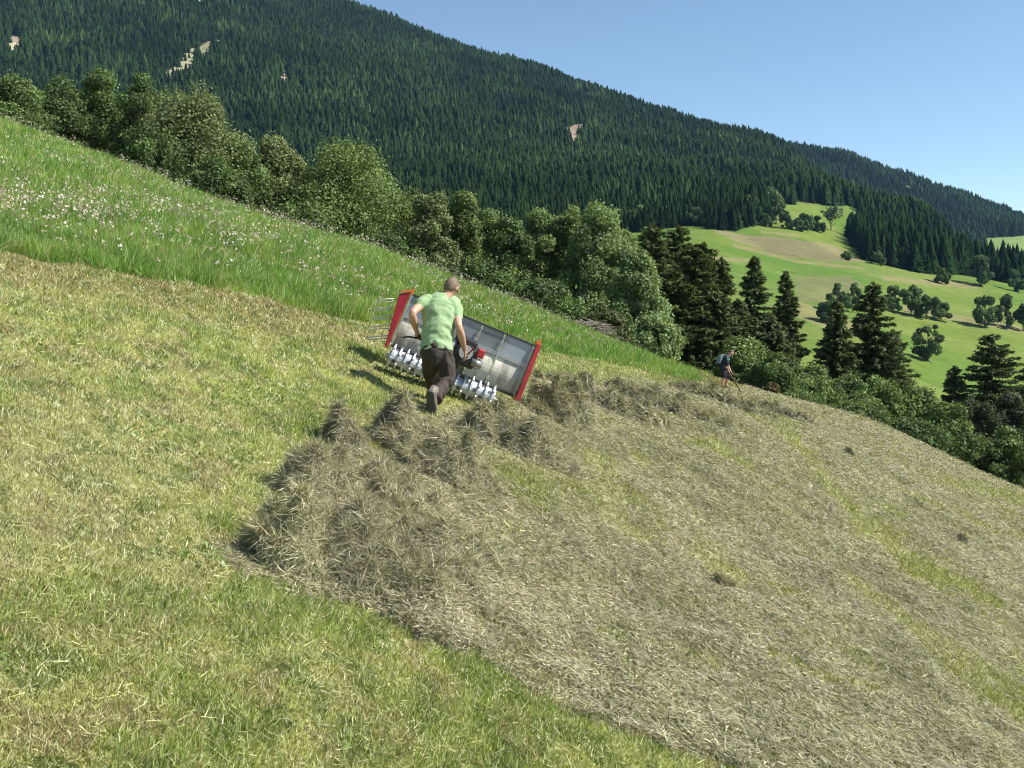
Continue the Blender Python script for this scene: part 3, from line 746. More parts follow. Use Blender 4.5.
BT = [
 (14, 80, 66, 60, G2, 'bushy dark green tree at the left edge of the picture behind the meadow brow'),
 (60, 80, 54, 66, G4, 'dark narrow tree second from the left edge behind the flower meadow'),
 (100, 73, 58, 68, G2, 'dark green tree third from the left edge, with an uneven twin top'),
 (140, 78, 62, 64, G4, 'dark tree just left of the large rounded olive tree'),
 (192, 94, 104, 58, G3, 'large rounded olive-green tree above the flower meadow at the left'),
 (243, 141, 54, 58, G2, 'lower dark tree filling the dip right of the large rounded olive tree'),
 (276, 139, 58, 60, G3, 'pale olive tree between the dip and the broad dome-shaped tree'),
 (350, 147, 116, 60, G1, 'broad dome-shaped green tree up behind the machine'),
 (432, 196, 52, 58, (.150, .185, .080), 'thin greyish tree with bare twigs right of the dome-shaped tree'),
 (462, 194, 50, 62, G1, 'slim yellowish green tree above the head of the nearer man'),
 (508, 220, 54, 58, G2, 'mid green tree right above the machine panel'),
 (546, 213, 58, 62, G5, 'pale poplar-like tree with a pointed top right of the machine'),
 (598, 207, 66, 58, G5, 'tallest pale green tree of the clump'),
 (410, 194, 46, 64, G2, 'dark tree squeezed between the dome-shaped tree and the thin greyish tree'),
 (486, 214, 46, 66, G2, 'tree filling the space above the machine, behind the slim yellowish tree'),
 (572, 211, 46, 62, G1, 'tree between the pale poplar-like tree and the tallest pale one'),
 (166, 96, 54, 66, G4, 'dark tree hugging the left flank of the large rounded olive tree'),
 (308, 172, 44, 66, G4, 'dark tree seen just left of the dome-shaped crown'),
 (84, 92, 46, 72, G4, 'low dark tree in the gap between second and third trees from the left'),
 (624, 232, 50, 62, G1, 'tree just right of the tallest pale tree, its crown sloping down'),
 (636, 256, 52, 52, G5, 'pale green tree in front of the dark spruces, lowest of the clump'),
]
for k, (px, ty, w, d, c, lab) in enumerate(BT):
    broad_tree('broadleaf_tree', px, ty, w, d, lab, 'tree', lt, c, n=60000 if w > 80 else 40000, leaf=.115, seed=k, cone=.45 if w < 64 else .2, lobes=130 if w > 80 else 80, ragged=.4, drop=.0)
sb = 'shrubs along the brow'
SH = [
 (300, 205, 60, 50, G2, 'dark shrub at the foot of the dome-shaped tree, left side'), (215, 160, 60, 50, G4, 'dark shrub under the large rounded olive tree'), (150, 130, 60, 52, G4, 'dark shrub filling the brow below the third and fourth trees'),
 (390, 235, 60, 50, G4, 'dark shrub at the foot of the dome-shaped tree, right side'), (480, 262, 60, 50, G4, 'dark shrub behind the head of the nearer man'), (545, 280, 70, 50, G4, 'dark shrub at the base of the pale poplar-like tree'),
 (605, 312, 44, 44, (.075, .09, .035), 'olive shrub beside the grey brushwood at the brow'), (655, 318, 52, 46, G5, 'pale leafy shrub at the right foot of the clump'), (632, 345, 40, 42, (.05, .075, .03), 'low dark shrub by the bare earth patch'),
 (742, 345, 54, 56, G1, 'leafy shrub just right of the distant worker'), (776, 362, 50, 54, G2, 'leafy shrub two steps right of the distant worker'), (772, 389, 13, 45, (.13, .11, .06), 'small brownish dry shrub standing on the brow'), (812, 372, 56, 56, G1, 'leafy shrub below the pair of tall spruces, left side'),
 (848, 384, 54, 56, G2, 'leafy shrub below the tall spruce with the bare flank'), (882, 386, 50, 58, G1, 'leafy shrub in the middle of the right-hand brow hedge'), (915, 392, 52, 58, G2, 'leafy shrub under the lone field tree'), (945, 410, 52, 56, G1, 'leafy shrub left of the wide dark spruce'),
 (975, 408, 46, 58, (.075, .095, .05), 'greyish willow shrub below the wide dark spruce'), (1008, 400, 50, 60, (.07, .09, .05), 'tall greyish willow shrub at the right edge'), (1015, 436, 50, 54, G2, 'dark shrub in the lowest right corner of the hedge'),
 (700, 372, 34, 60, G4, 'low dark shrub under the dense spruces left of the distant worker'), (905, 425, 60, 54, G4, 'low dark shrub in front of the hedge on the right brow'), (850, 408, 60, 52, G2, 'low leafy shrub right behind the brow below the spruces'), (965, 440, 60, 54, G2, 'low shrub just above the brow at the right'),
 (798, 392, 46, 52, G2, 'low shrub right of the dry shrub on the brow'), (1045, 420, 50, 58, G2, 'shrub cut by the right edge of the picture'),
]
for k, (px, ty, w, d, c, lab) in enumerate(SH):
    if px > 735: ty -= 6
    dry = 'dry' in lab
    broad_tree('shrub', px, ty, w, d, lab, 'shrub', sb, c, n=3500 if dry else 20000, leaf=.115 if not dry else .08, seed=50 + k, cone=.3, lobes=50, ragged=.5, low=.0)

# ------------------------------------------------------------------ spruces on the brow
def spruce(px, toppy, wpx, d, label, seed=0, c=(.040, .058, .024), shape=.8, dens=1.0, low=.05, droop=.25):
    r = np.random.default_rng(seed + 400)
    x = (px - CX) / F * d; zb = float(near_z(np.array([x]), np.array([d]))[0]); H = (HY - toppy) / F * d - zb; R = wpx * .82 / F * d
    root = empty('spruce_tree', (x, d, zb)); tag(root, label, 'spruce', 'tall spruces behind the brow')
    m = MB(); m.tube([(0, 0, -.5), (0, 0, H * .5), (0, 0, H * .985)], [H * .016, H * .010, .02], 7)
    m.build('trunk', MAT_BARK, root, smooth=True)
    P0 = []; DD = []; LL = []; WW = []; CC = []; bm_ = MB()
    z = H * low
    while z < H * .99:
        f = z / H; prof = (1 - f)**shape; nb = int(r.integers(2, 4))
        for k in range(nb):
            a = r.uniform(0, 6.283); Lb = R * prof * r.uniform(.62, 1.18) + .12
            if r.random() < .10: Lb *= .45
            n = max(10, int(Lb * 52 * dens)); t = r.random(n)**.75
            # branch droops, tips rise
            sag = -droop * Lb * (t**1.1) + .30 * droop * Lb * t**3 * 1.6
            rise0 = .45 * (f - .45) * Lb * t
            ox = np.cos(a) * Lb * t; oy = np.sin(a) * Lb * t; oz = z + sag + rise0
            side = r.normal(0, 1, n) * .16 * Lb * (1.05 - t) * np.minimum(1, t * 3 + .3)
            px_ = ox - np.sin(a) * side; py_ = oy + np.cos(a) * side; pz = oz - np.abs(side) * .25 + r.normal(0, .03, n)
            P0.append(np.stack([px_, py_, pz], 1))
            dv = np.stack([np.cos(a) + r.normal(0, .5, n), np.sin(a) + r.normal(0, .5, n), r.normal(-.35, .35, n)], 1); DD.append(unit(dv))
            LL.append(r.uniform(.16, .36, n)); WW.append(r.uniform(.06, .12, n))
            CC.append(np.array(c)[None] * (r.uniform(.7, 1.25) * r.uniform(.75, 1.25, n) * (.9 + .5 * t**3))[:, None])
        z += r.uniform(.05, .13) * max(.7, H / 15)
    n = 160; P0.append(np.stack([r.normal(0, .07, n), r.normal(0, .07, n), H * r.uniform(.955, 1.0, n)], 1)); DD.append(unit(np.stack([r.normal(0, .6, n), r.normal(0, .6, n), np.abs(r.normal(.4, .4, n))], 1))); LL.append(r.uniform(.1, .22, n)); WW.append(r.uniform(.04, .08, n)); CC.append(np.tile(np.array(c), (n, 1)))
    P = np.concatenate(P0); D = np.concatenate(DD); S = unit(np.cross(D, r.normal(size=P.shape) + np.array([0, 0, 1.2])))
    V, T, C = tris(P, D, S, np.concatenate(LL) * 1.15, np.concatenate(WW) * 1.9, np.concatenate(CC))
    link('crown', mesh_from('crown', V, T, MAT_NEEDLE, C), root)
    return root
SP = [
 (652, 224, 70, 78, 'tallest dense spruce directly right of the pale broadleaf clump', .55), (678, 226, 74, 82, 'dense spruce forming the middle of the dark left group', .5), (704, 243, 60, 76, 'dense spruce on the right side of the dark left group', .5), (664, 262, 76, 70, 'lower spruce in front of the dark left group', .5),
 (692, 248, 66, 71, 'dense spruce filling the front of the dark left group', .5), (716, 292, 50, 70, 'lower spruce closing the gap behind the distant worker', .55), (770, 318, 52, 71, 'short broad spruce between the forked one and the swept-up one', .6),
 (722, 258, 40, 76, 'slim spruce between the dark group and the ragged pair', .7), (754, 257, 52, 74, 'ragged spruce with a forked looking top, behind the distant worker', .75), (786, 272, 46, 76, 'ragged spruce with swept-up branch tips right of the forked one', .8), (738, 300, 44, 72, 'short spruce in front of the ragged pair', .6),
 (836, 300, 54, 72, 'open-branched spruce left of the tallest right-hand spruce', .8), (873, 283, 80, 74, 'tall wide spruce standing alone against the bright green field', .75), (775, 330, 50, 70, 'low spruce below the ragged one', .6), (893, 330, 40, 78, 'slim spruce tucked behind the tall wide one', .7),
 (918, 398, 26, 80, 'small pointed spruce below the lone field tree', .7), (955, 366, 36, 84, 'medium spruce with soft outline left of the widest one', .6), (992, 334, 84, 84, 'widest dark spruce near the right edge with layered branches', .55), (1030, 360, 50, 84, 'spruce cut by the right edge of the picture', .6),
]
for k, (px, ty, w, d, lab, sh) in enumerate(SP):
    spruce(px, ty, w, d, lab, seed=k, shape=sh, dens=1.4, c=(.095, .118, .044) if k < 5 else (.102, .130, .056))

# ------------------------------------------------------------------ trees and bushes out on the fields
def field_d(px, py):
    ds = np.exp(np.linspace(math.log(150), math.log(1300), 500)); x = (px - CX) / F * ds
    q = HY - F * far_z(x, ds) / ds
    w = np.where(q <= py)[0]; return ds[w[0]] if len(w) else 700.
def field_tree(px, basepy, hpx, wpx, label, c=(.05, .085, .032), cat='tree', group='trees standing on the far fields', n=6000, seed=0, low=.12, name='field_tree'):
    d = field_d(px, basepy); x = (px - CX) / F * d; z = float(far_z(np.array([x]), np.array([d]))[0]); H = hpx / F * d; rx = wpx * .5 / F * d
    root = empty(name, (x, d, z)); tag(root, label, cat, group)
    V, T, C, L = crown_leaves(rx, rx * .9, H * low, H, n, .55 * d / 400, seed + 77, c, lobes=20, ragged=.3, cone=.1)
    link('crown', mesh_from('crown', V, T, MAT_LEAF, C), root)
    limbs(L, 0, H * .025, seed, H).build('trunk', MAT_BARK, root)
FT = [
 (928, 362, 36, 28, 'single round tree with a bushy foot in the middle of the lower green field'), (837, 313, 29, 20, 'left of two round-topped trees on the field beside the pale mown patch'), (853, 313, 29, 20, 'right of two round-topped trees on the field beside the pale mown patch'),
 (826, 322, 20, 26, 'low wide bush at the foot of the two round-topped trees'), (893, 312, 26, 24, 'leftmost tree of the hedge on the middle field'), (911, 316, 30, 26, 'tallest tree in the middle of the hedge on the middle field'), (927, 320, 24, 24, 'rounded tree right of the tallest in the hedge on the middle field'), (941, 321, 18, 20, 'last low bush at the right end of the hedge on the middle field'),
 (985, 327, 30, 22, 'slender tree left of a bigger one on the right side field'), (1007, 329, 34, 26, 'bigger leafy tree on the right side field'), (1023, 331, 28, 22, 'leafy tree cut by the right picture edge on the side field'),
 (941, 284, 17, 15, 'small round bush on the bare hump of the upper field'), (981, 286, 30, 24, 'big dark tree at the right forest corner of the upper field'), (1017, 292, 22, 18, 'dark tree at the right picture edge below the spur of forest'),
 (878, 265, 13, 14, 'small bush at the left foot of the forest spur'), (924, 268, 17, 12, 'small pointed bush at the foot of the forest spur'),
 (766, 226, 12, 12, 'leftmost bush of the row at the top of the tan field'), (776, 224, 24, 18, 'tall leafy bush in the row at the top of the tan field'), (786, 229, 18, 14, 'dark bush right of the tall one in the tan field row'), (797, 231, 12, 14, 'low dark bush in the middle of the tan field row'), (806, 230, 16, 16, 'rounded bush in the right half of the tan field row'), (817, 232, 15, 16, 'rightmost rounded bush of the tan field row'), (752, 222, 26, 20, 'pale leafy tree on the left side of the small upper meadow'), (771, 210, 22, 26, 'light tree against the forest above the small upper meadow'),
 (696, 226, 18, 24, 'rounded pale tree at the forest edge over the top of the left field'), (737, 226, 10, 10, 'tiny bush beside the grey scrub at the top of the left field'), (846, 260, 8, 9, 'tiny bush on the lower edge of the tan field'),
 (612, 226, 18, 26, 'bushy tree glimpsed just above the pale broadleaf clump'), (640, 224, 18, 24, 'bushy tree glimpsed above the tallest dense spruce'), (664, 222, 14, 22, 'low bushy tree between the forest and the left field'),
]
for k, (px, by, h, w, lab) in enumerate(FT):
    field_tree(px, by, h, w, lab, seed=k, c=(.120, .175, .070) if k % 3 else (.095, .14, .06), name='field_tree' if h > 16 else 'field_bush', cat='tree' if h > 16 else 'bush', low=.10 if h > 20 else 0)
# one tree with a bare stem and spreading top
field_tree(831, 231, 24, 22, 'umbrella-shaped tree with a long bare stem at the small upper meadow', seed=99, low=.55, c=(.07, .085, .05), n=900)
# ------------------------------------------------------------------ lofted, fused figures
def loft(secs, side=Vector((1, 0, 0)), n=16):
    """secs: (centre, half width along side, half depth); closed tube"""
    pts = [Vector(s[0]) for s in secs]; V = []; Fc = []
    for i, p in enumerate(pts):
        t = (pts[min(i + 1, len(pts) - 1)] - pts[max(i - 1, 0)]).normalized()
        a = (side - t * side.dot(t)).normalized(); b = t.cross(a)
        for k in range(n):
            q = 2 * math.pi * k / n
            V.append(p + a * math.cos(q) * secs[i][1] + b * math.sin(q) * secs[i][2])
    for i in range(len(pts) - 1):
        for k in range(n):
            k2 = (k + 1) % n; Fc.append((i * n + k, i * n + k2, (i + 1) * n + k2, (i + 1) * n + k))
    V.append(pts[0]); V.append(pts[-1]); c0, c1 = len(V) - 2, len(V) - 1
    for k in range(n):
        k2 = (k + 1) % n; Fc.append((c0, k2, k)); Fc.append((c1, (len(pts) - 1) * n + k, (len(pts) - 1) * n + k2))
    return V, Fc
def dense(secs, m=4):
    """Catmull-Rom refine of the sections"""
    out = []; s = [(Vector(a), b, c) for a, b, c in secs]
    for i in range(len(s) - 1):
        p0, p1, p2, p3 = s[max(i - 1, 0)], s[i], s[i + 1], s[min(i + 2, len(s) - 1)]
        for k in range(m):
            t = k / m
            f = lambda a, b, c, d: .5 * ((2 * b) + (c - a) * t + (2 * a - 5 * b + 4 * c - d) * t * t + (3 * b - a - 3 * c + d) * t**3)
            out.append((f(p0[0], p1[0], p2[0], p3[0]), max(.004, f(p0[1], p1[1], p2[1], p3[1])), max(.004, f(p0[2], p1[2], p2[2], p3[2]))))
    out.append(s[-1]); return out
def head_shape(c, face, up, s=1.0, hair=False):
    """head with brow, nose, chin, eye hollows, ears; face = looking direction"""
    f = Vector(face).normalized(); u = (Vector(up) - f * Vector(up).dot(f)).normalized(); r = f.cross(u)
    V = []; Fc = []; nu, nv = 28, 20
    for j in range(nv + 1):
        th_ = math.pi * j / nv
        for i in range(nu):
            ph = 2 * math.pi * i / nu
            x = math.sin(th_) * math.sin(ph); y = math.sin(th_) * math.cos(ph); z = math.cos(th_)       # y forward
            wx = .078 * (1 - .22 * max(0, -z)**1.3); wy = .098 * (1 - .10 * max(0, -z)); wz = .118
            X = x * wx; Yy = y * wy; Zz = z * wz
            if not hair:
                g = lambda a, b, sa, sb: math.exp(-((x - a) / sa)**2 - ((z - b) / sb)**2) * (y > 0)
                Yy += .026 * g(0, -.12, .16, .20) + .010 * g(0, -.75, .3, .18) - .010 * g(.36, .05, .17, .12) - .010 * g(-.36, .05, .17, .12) + .006 * g(0, -.48, .3, .06) + .006 * g(0, .25, .6, .1)
                e = math.exp(-((abs(x) - 1.0) / .10)**2 - ((z + .05) / .22)**2 - ((y + .05) / .2)**2); X += math.copysign(.020 * e, x)
            V.append(Vector(c) + (r * X + f * Yy + u * Zz) * s)
    for j in range(nv):
        for i in range(nu):
            i2 = (i + 1) % nu; Fc.append((j * nu + i, j * nu + i2, (j + 1) * nu + i2, (j + 1) * nu + i))
    return V, Fc, (f, u, r)
def hand_shapes(wrist, palm_c, palm_n, fdir, grip, s=1.0, thumb=1):
    """palm plus four unequal curled fingers and a thumb leaving its side, closing round a bar through grip"""
    w = Vector(wrist); p = Vector(palm_c); n = Vector(palm_n).normalized(); d = Vector(fdir).normalized(); sd = n.cross(d).normalized()
    out = [loft(dense([(w, .028 * s, .020 * s), (w.lerp(p, .6), .038 * s, .017 * s), (p + d * .035 * s, .041 * s, .014 * s), (p + d * .045 * s, .036 * s, .010 * s)], 3), side=sd)]
    for k, ln in enumerate((.074, .082, .077, .060)):
        o = p + d * .038 * s + sd * (k - 1.5) * .0205 * s; q = ln * s
        a = o + d * q * .42; b = a + (d * .35 - n * .95).normalized() * q * .36; c = b + (-d * .6 - n * .5).normalized() * q * .28
        out.append(loft(dense([(o - d * .012 * s, .0095 * s, .009 * s), (a, .0088 * s, .0088 * s), (b, .008 * s, .008 * s), (c, .0062 * s, .006 * s)], 3), side=sd, n=8))
    o = p - d * .01 * s + sd * thumb * .036 * s; a = o + (sd * thumb * .6 + d * .5 - n * .4).normalized() * .034 * s; b = a + (-n * .8 + d * .4 - sd * thumb * .25).normalized() * .028 * s
    out.append(loft(dense([(o, .0125 * s, .011 * s), (a, .0108 * s, .010 * s), (b, .008 * s, .008 * s)], 3), side=d, n=8))
    return out
def fuse(name, shapes, mat, parent, voxel=.011, wrinkle=0, wscale=9., sm=4, origin=Vector((0, 0, 0)), seed=0, wdir=(1, 1, 1)):
    V = []; Fc = []
    for v, f in shapes:
        n = len(V); V += [Vector(a) - origin for a in v]; Fc += [[i + n for i in q] for q in f]
    me = mesh_from(name, V, Fc); tmp = link('tmp', me)
    m = tmp.modifiers.new('r', 'REMESH'); m.mode = 'VOXEL'; m.voxel_size = voxel
    if sm: s_ = tmp.modifiers.new('s', 'SMOOTH'); s_.iterations = sm; s_.factor = .5
    dg = bpy.context.evaluated_depsgraph_get(); ev = tmp.evaluated_get(dg); out = bpy.data.meshes.new_from_object(ev)
    bpy.data.objects.remove(tmp)
    n = len(out.vertices); co_ = np.empty(n * 3, np.float32); out.vertices.foreach_get('co', co_); co_ = co_.reshape(-1, 3)
    if wrinkle:
        no = np.empty(n * 3, np.float32); out.vertices.foreach_get('normal', no); no = no.reshape(-1, 3)
        w = wdir
        a = fbm(co_[:, 0] * wscale * w[0] + co_[:, 1] * 4, co_[:, 2] * wscale * w[2] + co_[:, 1] * 7, seed, 3) - .5
        rid = 1 - np.abs(a) * 5; co_ = co_ + no * (np.clip(rid, -1, 1) * wrinkle)[:, None]
        out.vertices.foreach_set('co', co_.ravel().astype(np.float32))
    out.polygons.foreach_set('use_smooth', [True] * len(out.polygons)); out.materials.clear(); out.materials.append(mat); out.update()
    return link(name, out, parent)
SKIN = simple('skin', (.52, .29, .20), .5, noise=.06, nscale=20); SHIRT = simple('green_shirt', (.27, .39, .20), .85, noise=.02, nscale=14)
TROU = simple('dark_trousers', (.045, .033, .025), .85, noise=.25, nscale=10); SHOE = simple('boot_leather', (.16, .13, .10), .6, noise=.25, nscale=25); SOLE = simple('boot_sole', (.06, .06, .065), .7)
HAIR = simple('hair', (.15, .105, .07), .7, noise=.45, nscale=45, bump=.6)
NAVY = simple('navy_cloth', (.015, .022, .035), .85); TEAL = simple('teal_cloth', (.10, .33, .30), .85); PACK = simple('pale_pack', (.17, .20, .25), .7); BLK = simple('black_cloth', (.014, .014, .018), .85)

# ---- the nearer man, walking behind the machine, seen from behind
DZ = Vector((0, 0, 0))
hx, hy_, hz_ = gpt(436, 10.6)
man = empty('person', (hx, hy_, hz_)); tag(man, 'man in light green t-shirt and dark trousers walking behind the machine, seen from behind', 'person')
O_ = man.location.copy()
A = at
sleL = [(A(430, 300.5, 10.92), .075, .07), (A(424, 302.5, 10.88), .068, .068), (A(417.5, 307, 10.82), .058, .058)]
sleR = [(A(450, 301, 10.92), .072, .07), (A(454.5, 303.5, 10.9), .070, .068), (A(456.8, 311, 10.87), .062, .062), (A(457.5, 319.5, 10.83), .060, .060)]
torso = [(A(437, 351.5, 10.73), .182, .140), (A(437, 348, 10.74), .178, .134), (A(437, 340, 10.76), .168, .120), (A(438, 328, 10.80), .178, .125), (A(439.5, 314, 10.87), .195, .13), (A(441, 305, 10.92), .19, .115), (A(443, 299.5, 10.95), .135, .085), (A(446, 296.3, 10.97), .066, .062)]
armL = [(A(429, 302, 10.9), .06, .06), (A(420, 306, 10.84), .052, .052), (A(412.8, 313, 10.70), .041, .041), (A(413.2, 320, 10.76), .045, .042), (A(416, 329, 10.92), .030, .028), (A(417, 332, 10.96), .027, .023)]
armR = [(A(453, 303, 10.9), .058, .058), (A(457, 316, 10.84), .050, .05), (A(458.6, 326, 10.74), .041, .041), (A(461, 335, 10.80), .044, .042), (A(464, 347, 10.95), .030, .028), (A(464.8, 350, 10.98), .028, .024)]
FACE = Vector((.42, .85, -.30))
hv, hf, fr = head_shape(A(451.5, 287.6, 11.0), FACE, (.05, -.1, 1), .98)
shapes = [loft(dense([(a, b - .018, c - .018) for a, b, c in torso[:-1]] + [torso[-1]])), loft(dense([(A(443.5, 301, 10.93), .07, .07), (A(446.3, 296, 10.95), .056, .058), (A(450, 290, 10.98), .054, .056)])), (hv, hf), loft(dense(armL)), loft(dense(armR))]
shapes += hand_shapes(A(417, 332, 10.96), A(418.5, 335.5, 11.0), (-.3, -.6, .6), (.45, .8, -.35), None, 1.0, 1)
shapes += hand_shapes(A(464.8, 350, 10.98), A(465.6, 354, 11.02), (.5, -.6, .5), (-.1, .75, -.65), None, 1.0, -1)
fuse('body', shapes, SKIN, man, .0085, origin=O_, sm=2)
fuse('shirt', [loft(dense(torso[:-1] + [(torso[-1][0], .072, .066)])), loft(dense(sleL)), loft(dense(sleR))], SHIRT, man, .011, wrinkle=.013, wscale=4.5, origin=O_, seed=3, wdir=(1, 1, 1.3))
legR = [(A(443.5, 352, 10.72), .088, .11), (A(445, 362, 10.72), .088, .10), (A(447, 373, 10.74), .078, .086), (A(445.5, 382, 10.70), .070, .076), (A(440, 390, 10.55), .062, .066), (A(437, 397, 10.42), .060, .062), (A(436, 400, 10.38), .058, .058)]
legL = [(A(431.5, 352, 10.74), .088, .11), (A(431.5, 362, 10.82), .084, .10), (A(431, 374, 11.02), .080, .085), (A(432.5, 384, 11.10), .066, .068), (A(434, 393, 11.12), .060, .060), (A(434.5, 396, 11.13), .060, .060)]
fuse('trousers', [loft(dense([(A(437, 346, 10.75), .150, .108), (A(437, 351, 10.73), .168, .128), (A(437, 360, 10.73), .158, .125), (A(437, 365, 10.74), .12, .10)])), loft(dense(legR)), loft(dense(legL))], TROU, man, .011, wrinkle=.022, wscale=6., origin=O_, seed=8)
# hair: a close cap of the same head, cut above the neck line
f_, u_v, r_v = fr
cH = A(451.5, 287.6, 11.0)
V, Fc, _ = head_shape(cH, FACE, (.05, -.1, 1), .98 * 1.075, hair=True)
hm = MB(); ok = [((v - cH).dot(f_) < .045 + .35 * max(0, (v - cH).dot(u_v))) and (v - cH).dot(u_v) > -.045 - .25 * max(0, -(v - cH).dot(f_)) for v in V]
hm.v = [tuple(v - O_) for v in V]; hm.f = [list(q) for q in Fc if all(ok[i] for i in q)]
ho = hm.build('hair', HAIR, man, smooth=True); sd_ = ho.modifiers.new('thick', 'SOLIDIFY'); sd_.thickness = .012; sd_.offset = -1
def shoe(heel, toe, up, parent, o_, s=1.0, mat=None):
    h = Vector(heel); t = Vector(toe); d = (t - h).normalized(); u = (Vector(up) - d * Vector(up).dot(d)).normalized(); sd = d.cross(u); L = (t - h).length
    P = lambda a, b: h + d * L * a + u * b * s
    up_ = loft(dense([(P(-.02, .055), .030 * s, .045 * s), (P(.10, .055), .040 * s, .055 * s), (P(.32, .05), .043 * s, .050 * s), (P(.6, .038), .050 * s, .036 * s), (P(.85, .030), .046 * s, .028 * s), (P(1.0, .026), .022 * s, .018 * s)]), side=sd)
    leg = loft(dense([(P(.14, .05), .045 * s, .05 * s), (P(.13, .12), .048 * s, .052 * s)]), side=sd)
    so = fuse('shoe', [up_, leg], mat or SHOE, parent, .009 * max(1, s), origin=o_, sm=3)
    sole = loft(dense([(P(-.06, .004), .026 * s, .013 * s), (P(.05, .004), .039 * s, .014 * s), (P(.35, .004), .038 * s, .013 * s), (P(.68, .004), .052 * s, .013 * s), (P(.9, .004), .045 * s, .012 * s), (P(1.04, .006), .015 * s, .009 * s)]), side=sd)
    m = MB(); m.add([v - o_ for v in sole[0]], sole[1]); m.build('sole', SOLE, so, smooth=True)
shoe(A(430.0, 392.5, 10.22), A(431.5, 415, 10.34), (.30, 1, .25), man, O_, 1.12)
g = float(near_z(np.array([-.83]), np.array([11.2]))[0])
xl = (434.5 - CX) / F * 11.13; shoe((xl, 11.08, float(near_z(np.array([xl]), np.array([11.08]))[0]) + .015), (xl + .03, 11.36, float(near_z(np.array([xl]), np.array([11.36]))[0]) + .02), (0, 0, 1), man, O_)

# ---- the far worker with rake, side view, bent forward
d2 = 38.; kx = d2 / F
zg = float(near_z(np.array([(723.5 - CX) * kx]), np.array([d2]))[0]); off = zg - (HY - 389.6) * kx
def B(px, py, dd=0.): return Vector(((px - CX) * kx, d2 + dd, (HY - py) * kx + off))
m2 = empty('person', B(723.5, 389.6)); O2 = m2.location.copy()
tag(m2, 'distant worker in dark shirt and shorts bending forward while raking on the brow', 'person')
fw = Vector((.8, .0, -.55)); sv = Vector((0, 1, 0))
tr2 = [(B(723.0, 372.5), .155, .115), (B(722.8, 369), .165, .125), (B(723.6, 365), .165, .125), (B(725.2, 361), .19, .125), (B(726.8, 358.8), .17, .10), (B(728.2, 357.6), .07, .065)]
a1 = [(B(726.6, 359.8, -.17), .055, .055), (B(726.2, 364.5, -.24), .048, .048), (B(725.2, 367.5, -.22), .040, .040), (B(727.0, 370.5, -.12), .032, .032), (B(727.7, 371.8, -.06), .026, .024)]
a2 = [(B(727.4, 359.6, .17), .055, .055), (B(728.6, 364.5, .22), .046, .046), (B(729.2, 368, .18), .038, .038), (B(730.6, 372, .08), .030, .030), (B(731.2, 374, .04), .026, .024)]
hv, hf, fr2 = head_shape(B(731.0, 354.6), (.75, -.1, -.62), (.5, 0, .85), 1.02)
l1 = [(B(722.6, 372, -.08), .09, .10), (B(723.6, 378.5, -.10), .062, .066), (B(722.2, 383, -.10), .055, .058), (B(721.3, 388, -.10), .036, .038), (B(721.3, 389, -.10), .036, .038)]
l2 = [(B(723.6, 372, .08), .09, .10), (B(728.2, 379.5, .10), .062, .066), (B(727.4, 384, .10), .055, .058), (B(726.0, 388.4, .10), .036, .038), (B(726.0, 389.4, .10), .036, .038)]
hs2 = hand_shapes(a1[-1][0], B(728.3, 372.8, -.04), (.5, -.6, .5), (.6, .3, -.7), None, 1.0, 1) + hand_shapes(a2[-1][0], B(731.8, 375.0, .02), (.5, .6, .5), (.6, -.3, -.7), None, 1.0, -1)
fuse('body', [loft(dense([(a, b - .015, c - .015) for a, b, c in tr2]), side=sv), loft(dense([(B(727.2, 358.8), .06, .06), (B(729.8, 356.4), .055, .055)]), side=sv), (hv, hf), loft(dense(a1), side=sv), loft(dense(a2), side=sv), loft(dense(l1), side=sv), loft(dense(l2), side=sv)] + hs2, SKIN, m2, .011, origin=O2, sm=2)
fuse('shirt', [loft(dense(tr2), side=sv), loft(dense([(a, b + .014, c + .014) for a, b, c in a1[:3]]), side=sv), loft(dense([(a, b + .014, c + .014) for a, b, c in a2[:3]]), side=sv)], NAVY, m2, .014, wrinkle=.01, origin=O2)
fuse('sleeve', [loft(dense([(a1[0][0], .073, .073), (a1[1][0], .068, .068)]), side=sv)], TEAL, m2, .013, origin=O2)
up2 = lambda l, k: [(a, b + .02, c + .02) for a, b, c in l[:k]]
fuse('shorts', [loft(dense([(B(722.8, 370), .165, .125), (B(723.2, 374), .165, .12)]), side=sv), loft(dense(up2(l1, 2) + [(B(723.6, 379.6, -.1), .078, .08)]), side=sv), loft(dense(up2(l2, 2) + [(B(728.2, 380.3, .1), .078, .08)]), side=sv)], BLK, m2, .014, origin=O2)
c2 = B(731.0, 354.6); V, Fc, _ = head_shape(c2, (.75, -.1, -.62), (.5, 0, .85), 1.02 * 1.07, hair=True); f_, u_v, r_v = fr2
ok = [((v - c2).dot(f_) < .03 + .35 * max(0, (v - c2).dot(u_v))) and (v - c2).dot(u_v) > -.05 for v in V]
hm = MB(); hm.v = [tuple(v - O2) for v in V]; hm.f = [list(q) for q in Fc if all(ok[i] for i in q)]; hm.build('hair', simple('brown_hair', (.10, .06, .04), .7), m2, smooth=True)
shoe(B(720.6, 390.2, -.10), B(727.0, 391.2, -.10), (0, 0, 1), m2, O2, 1.05, BLK); shoe(B(725.4, 390.8, .10), B(731.8, 392.2, .10), (0, 0, 1), m2, O2, 1.05, BLK)
bp = empty('backpack', B(720.6, 363)); tag(bp, 'pale blue and black backpack on the back of the distant worker', 'backpack')
OB = bp.location.copy()
fuse('pack_body', [loft(dense([(B(719.2, 367.5), .13, .07), (B(718.9, 364), .15, .09), (B(720.6, 359.6), .15, .09), (B(723.2, 356.6), .11, .06)]), side=sv)], PACK, bp, .014, origin=OB)
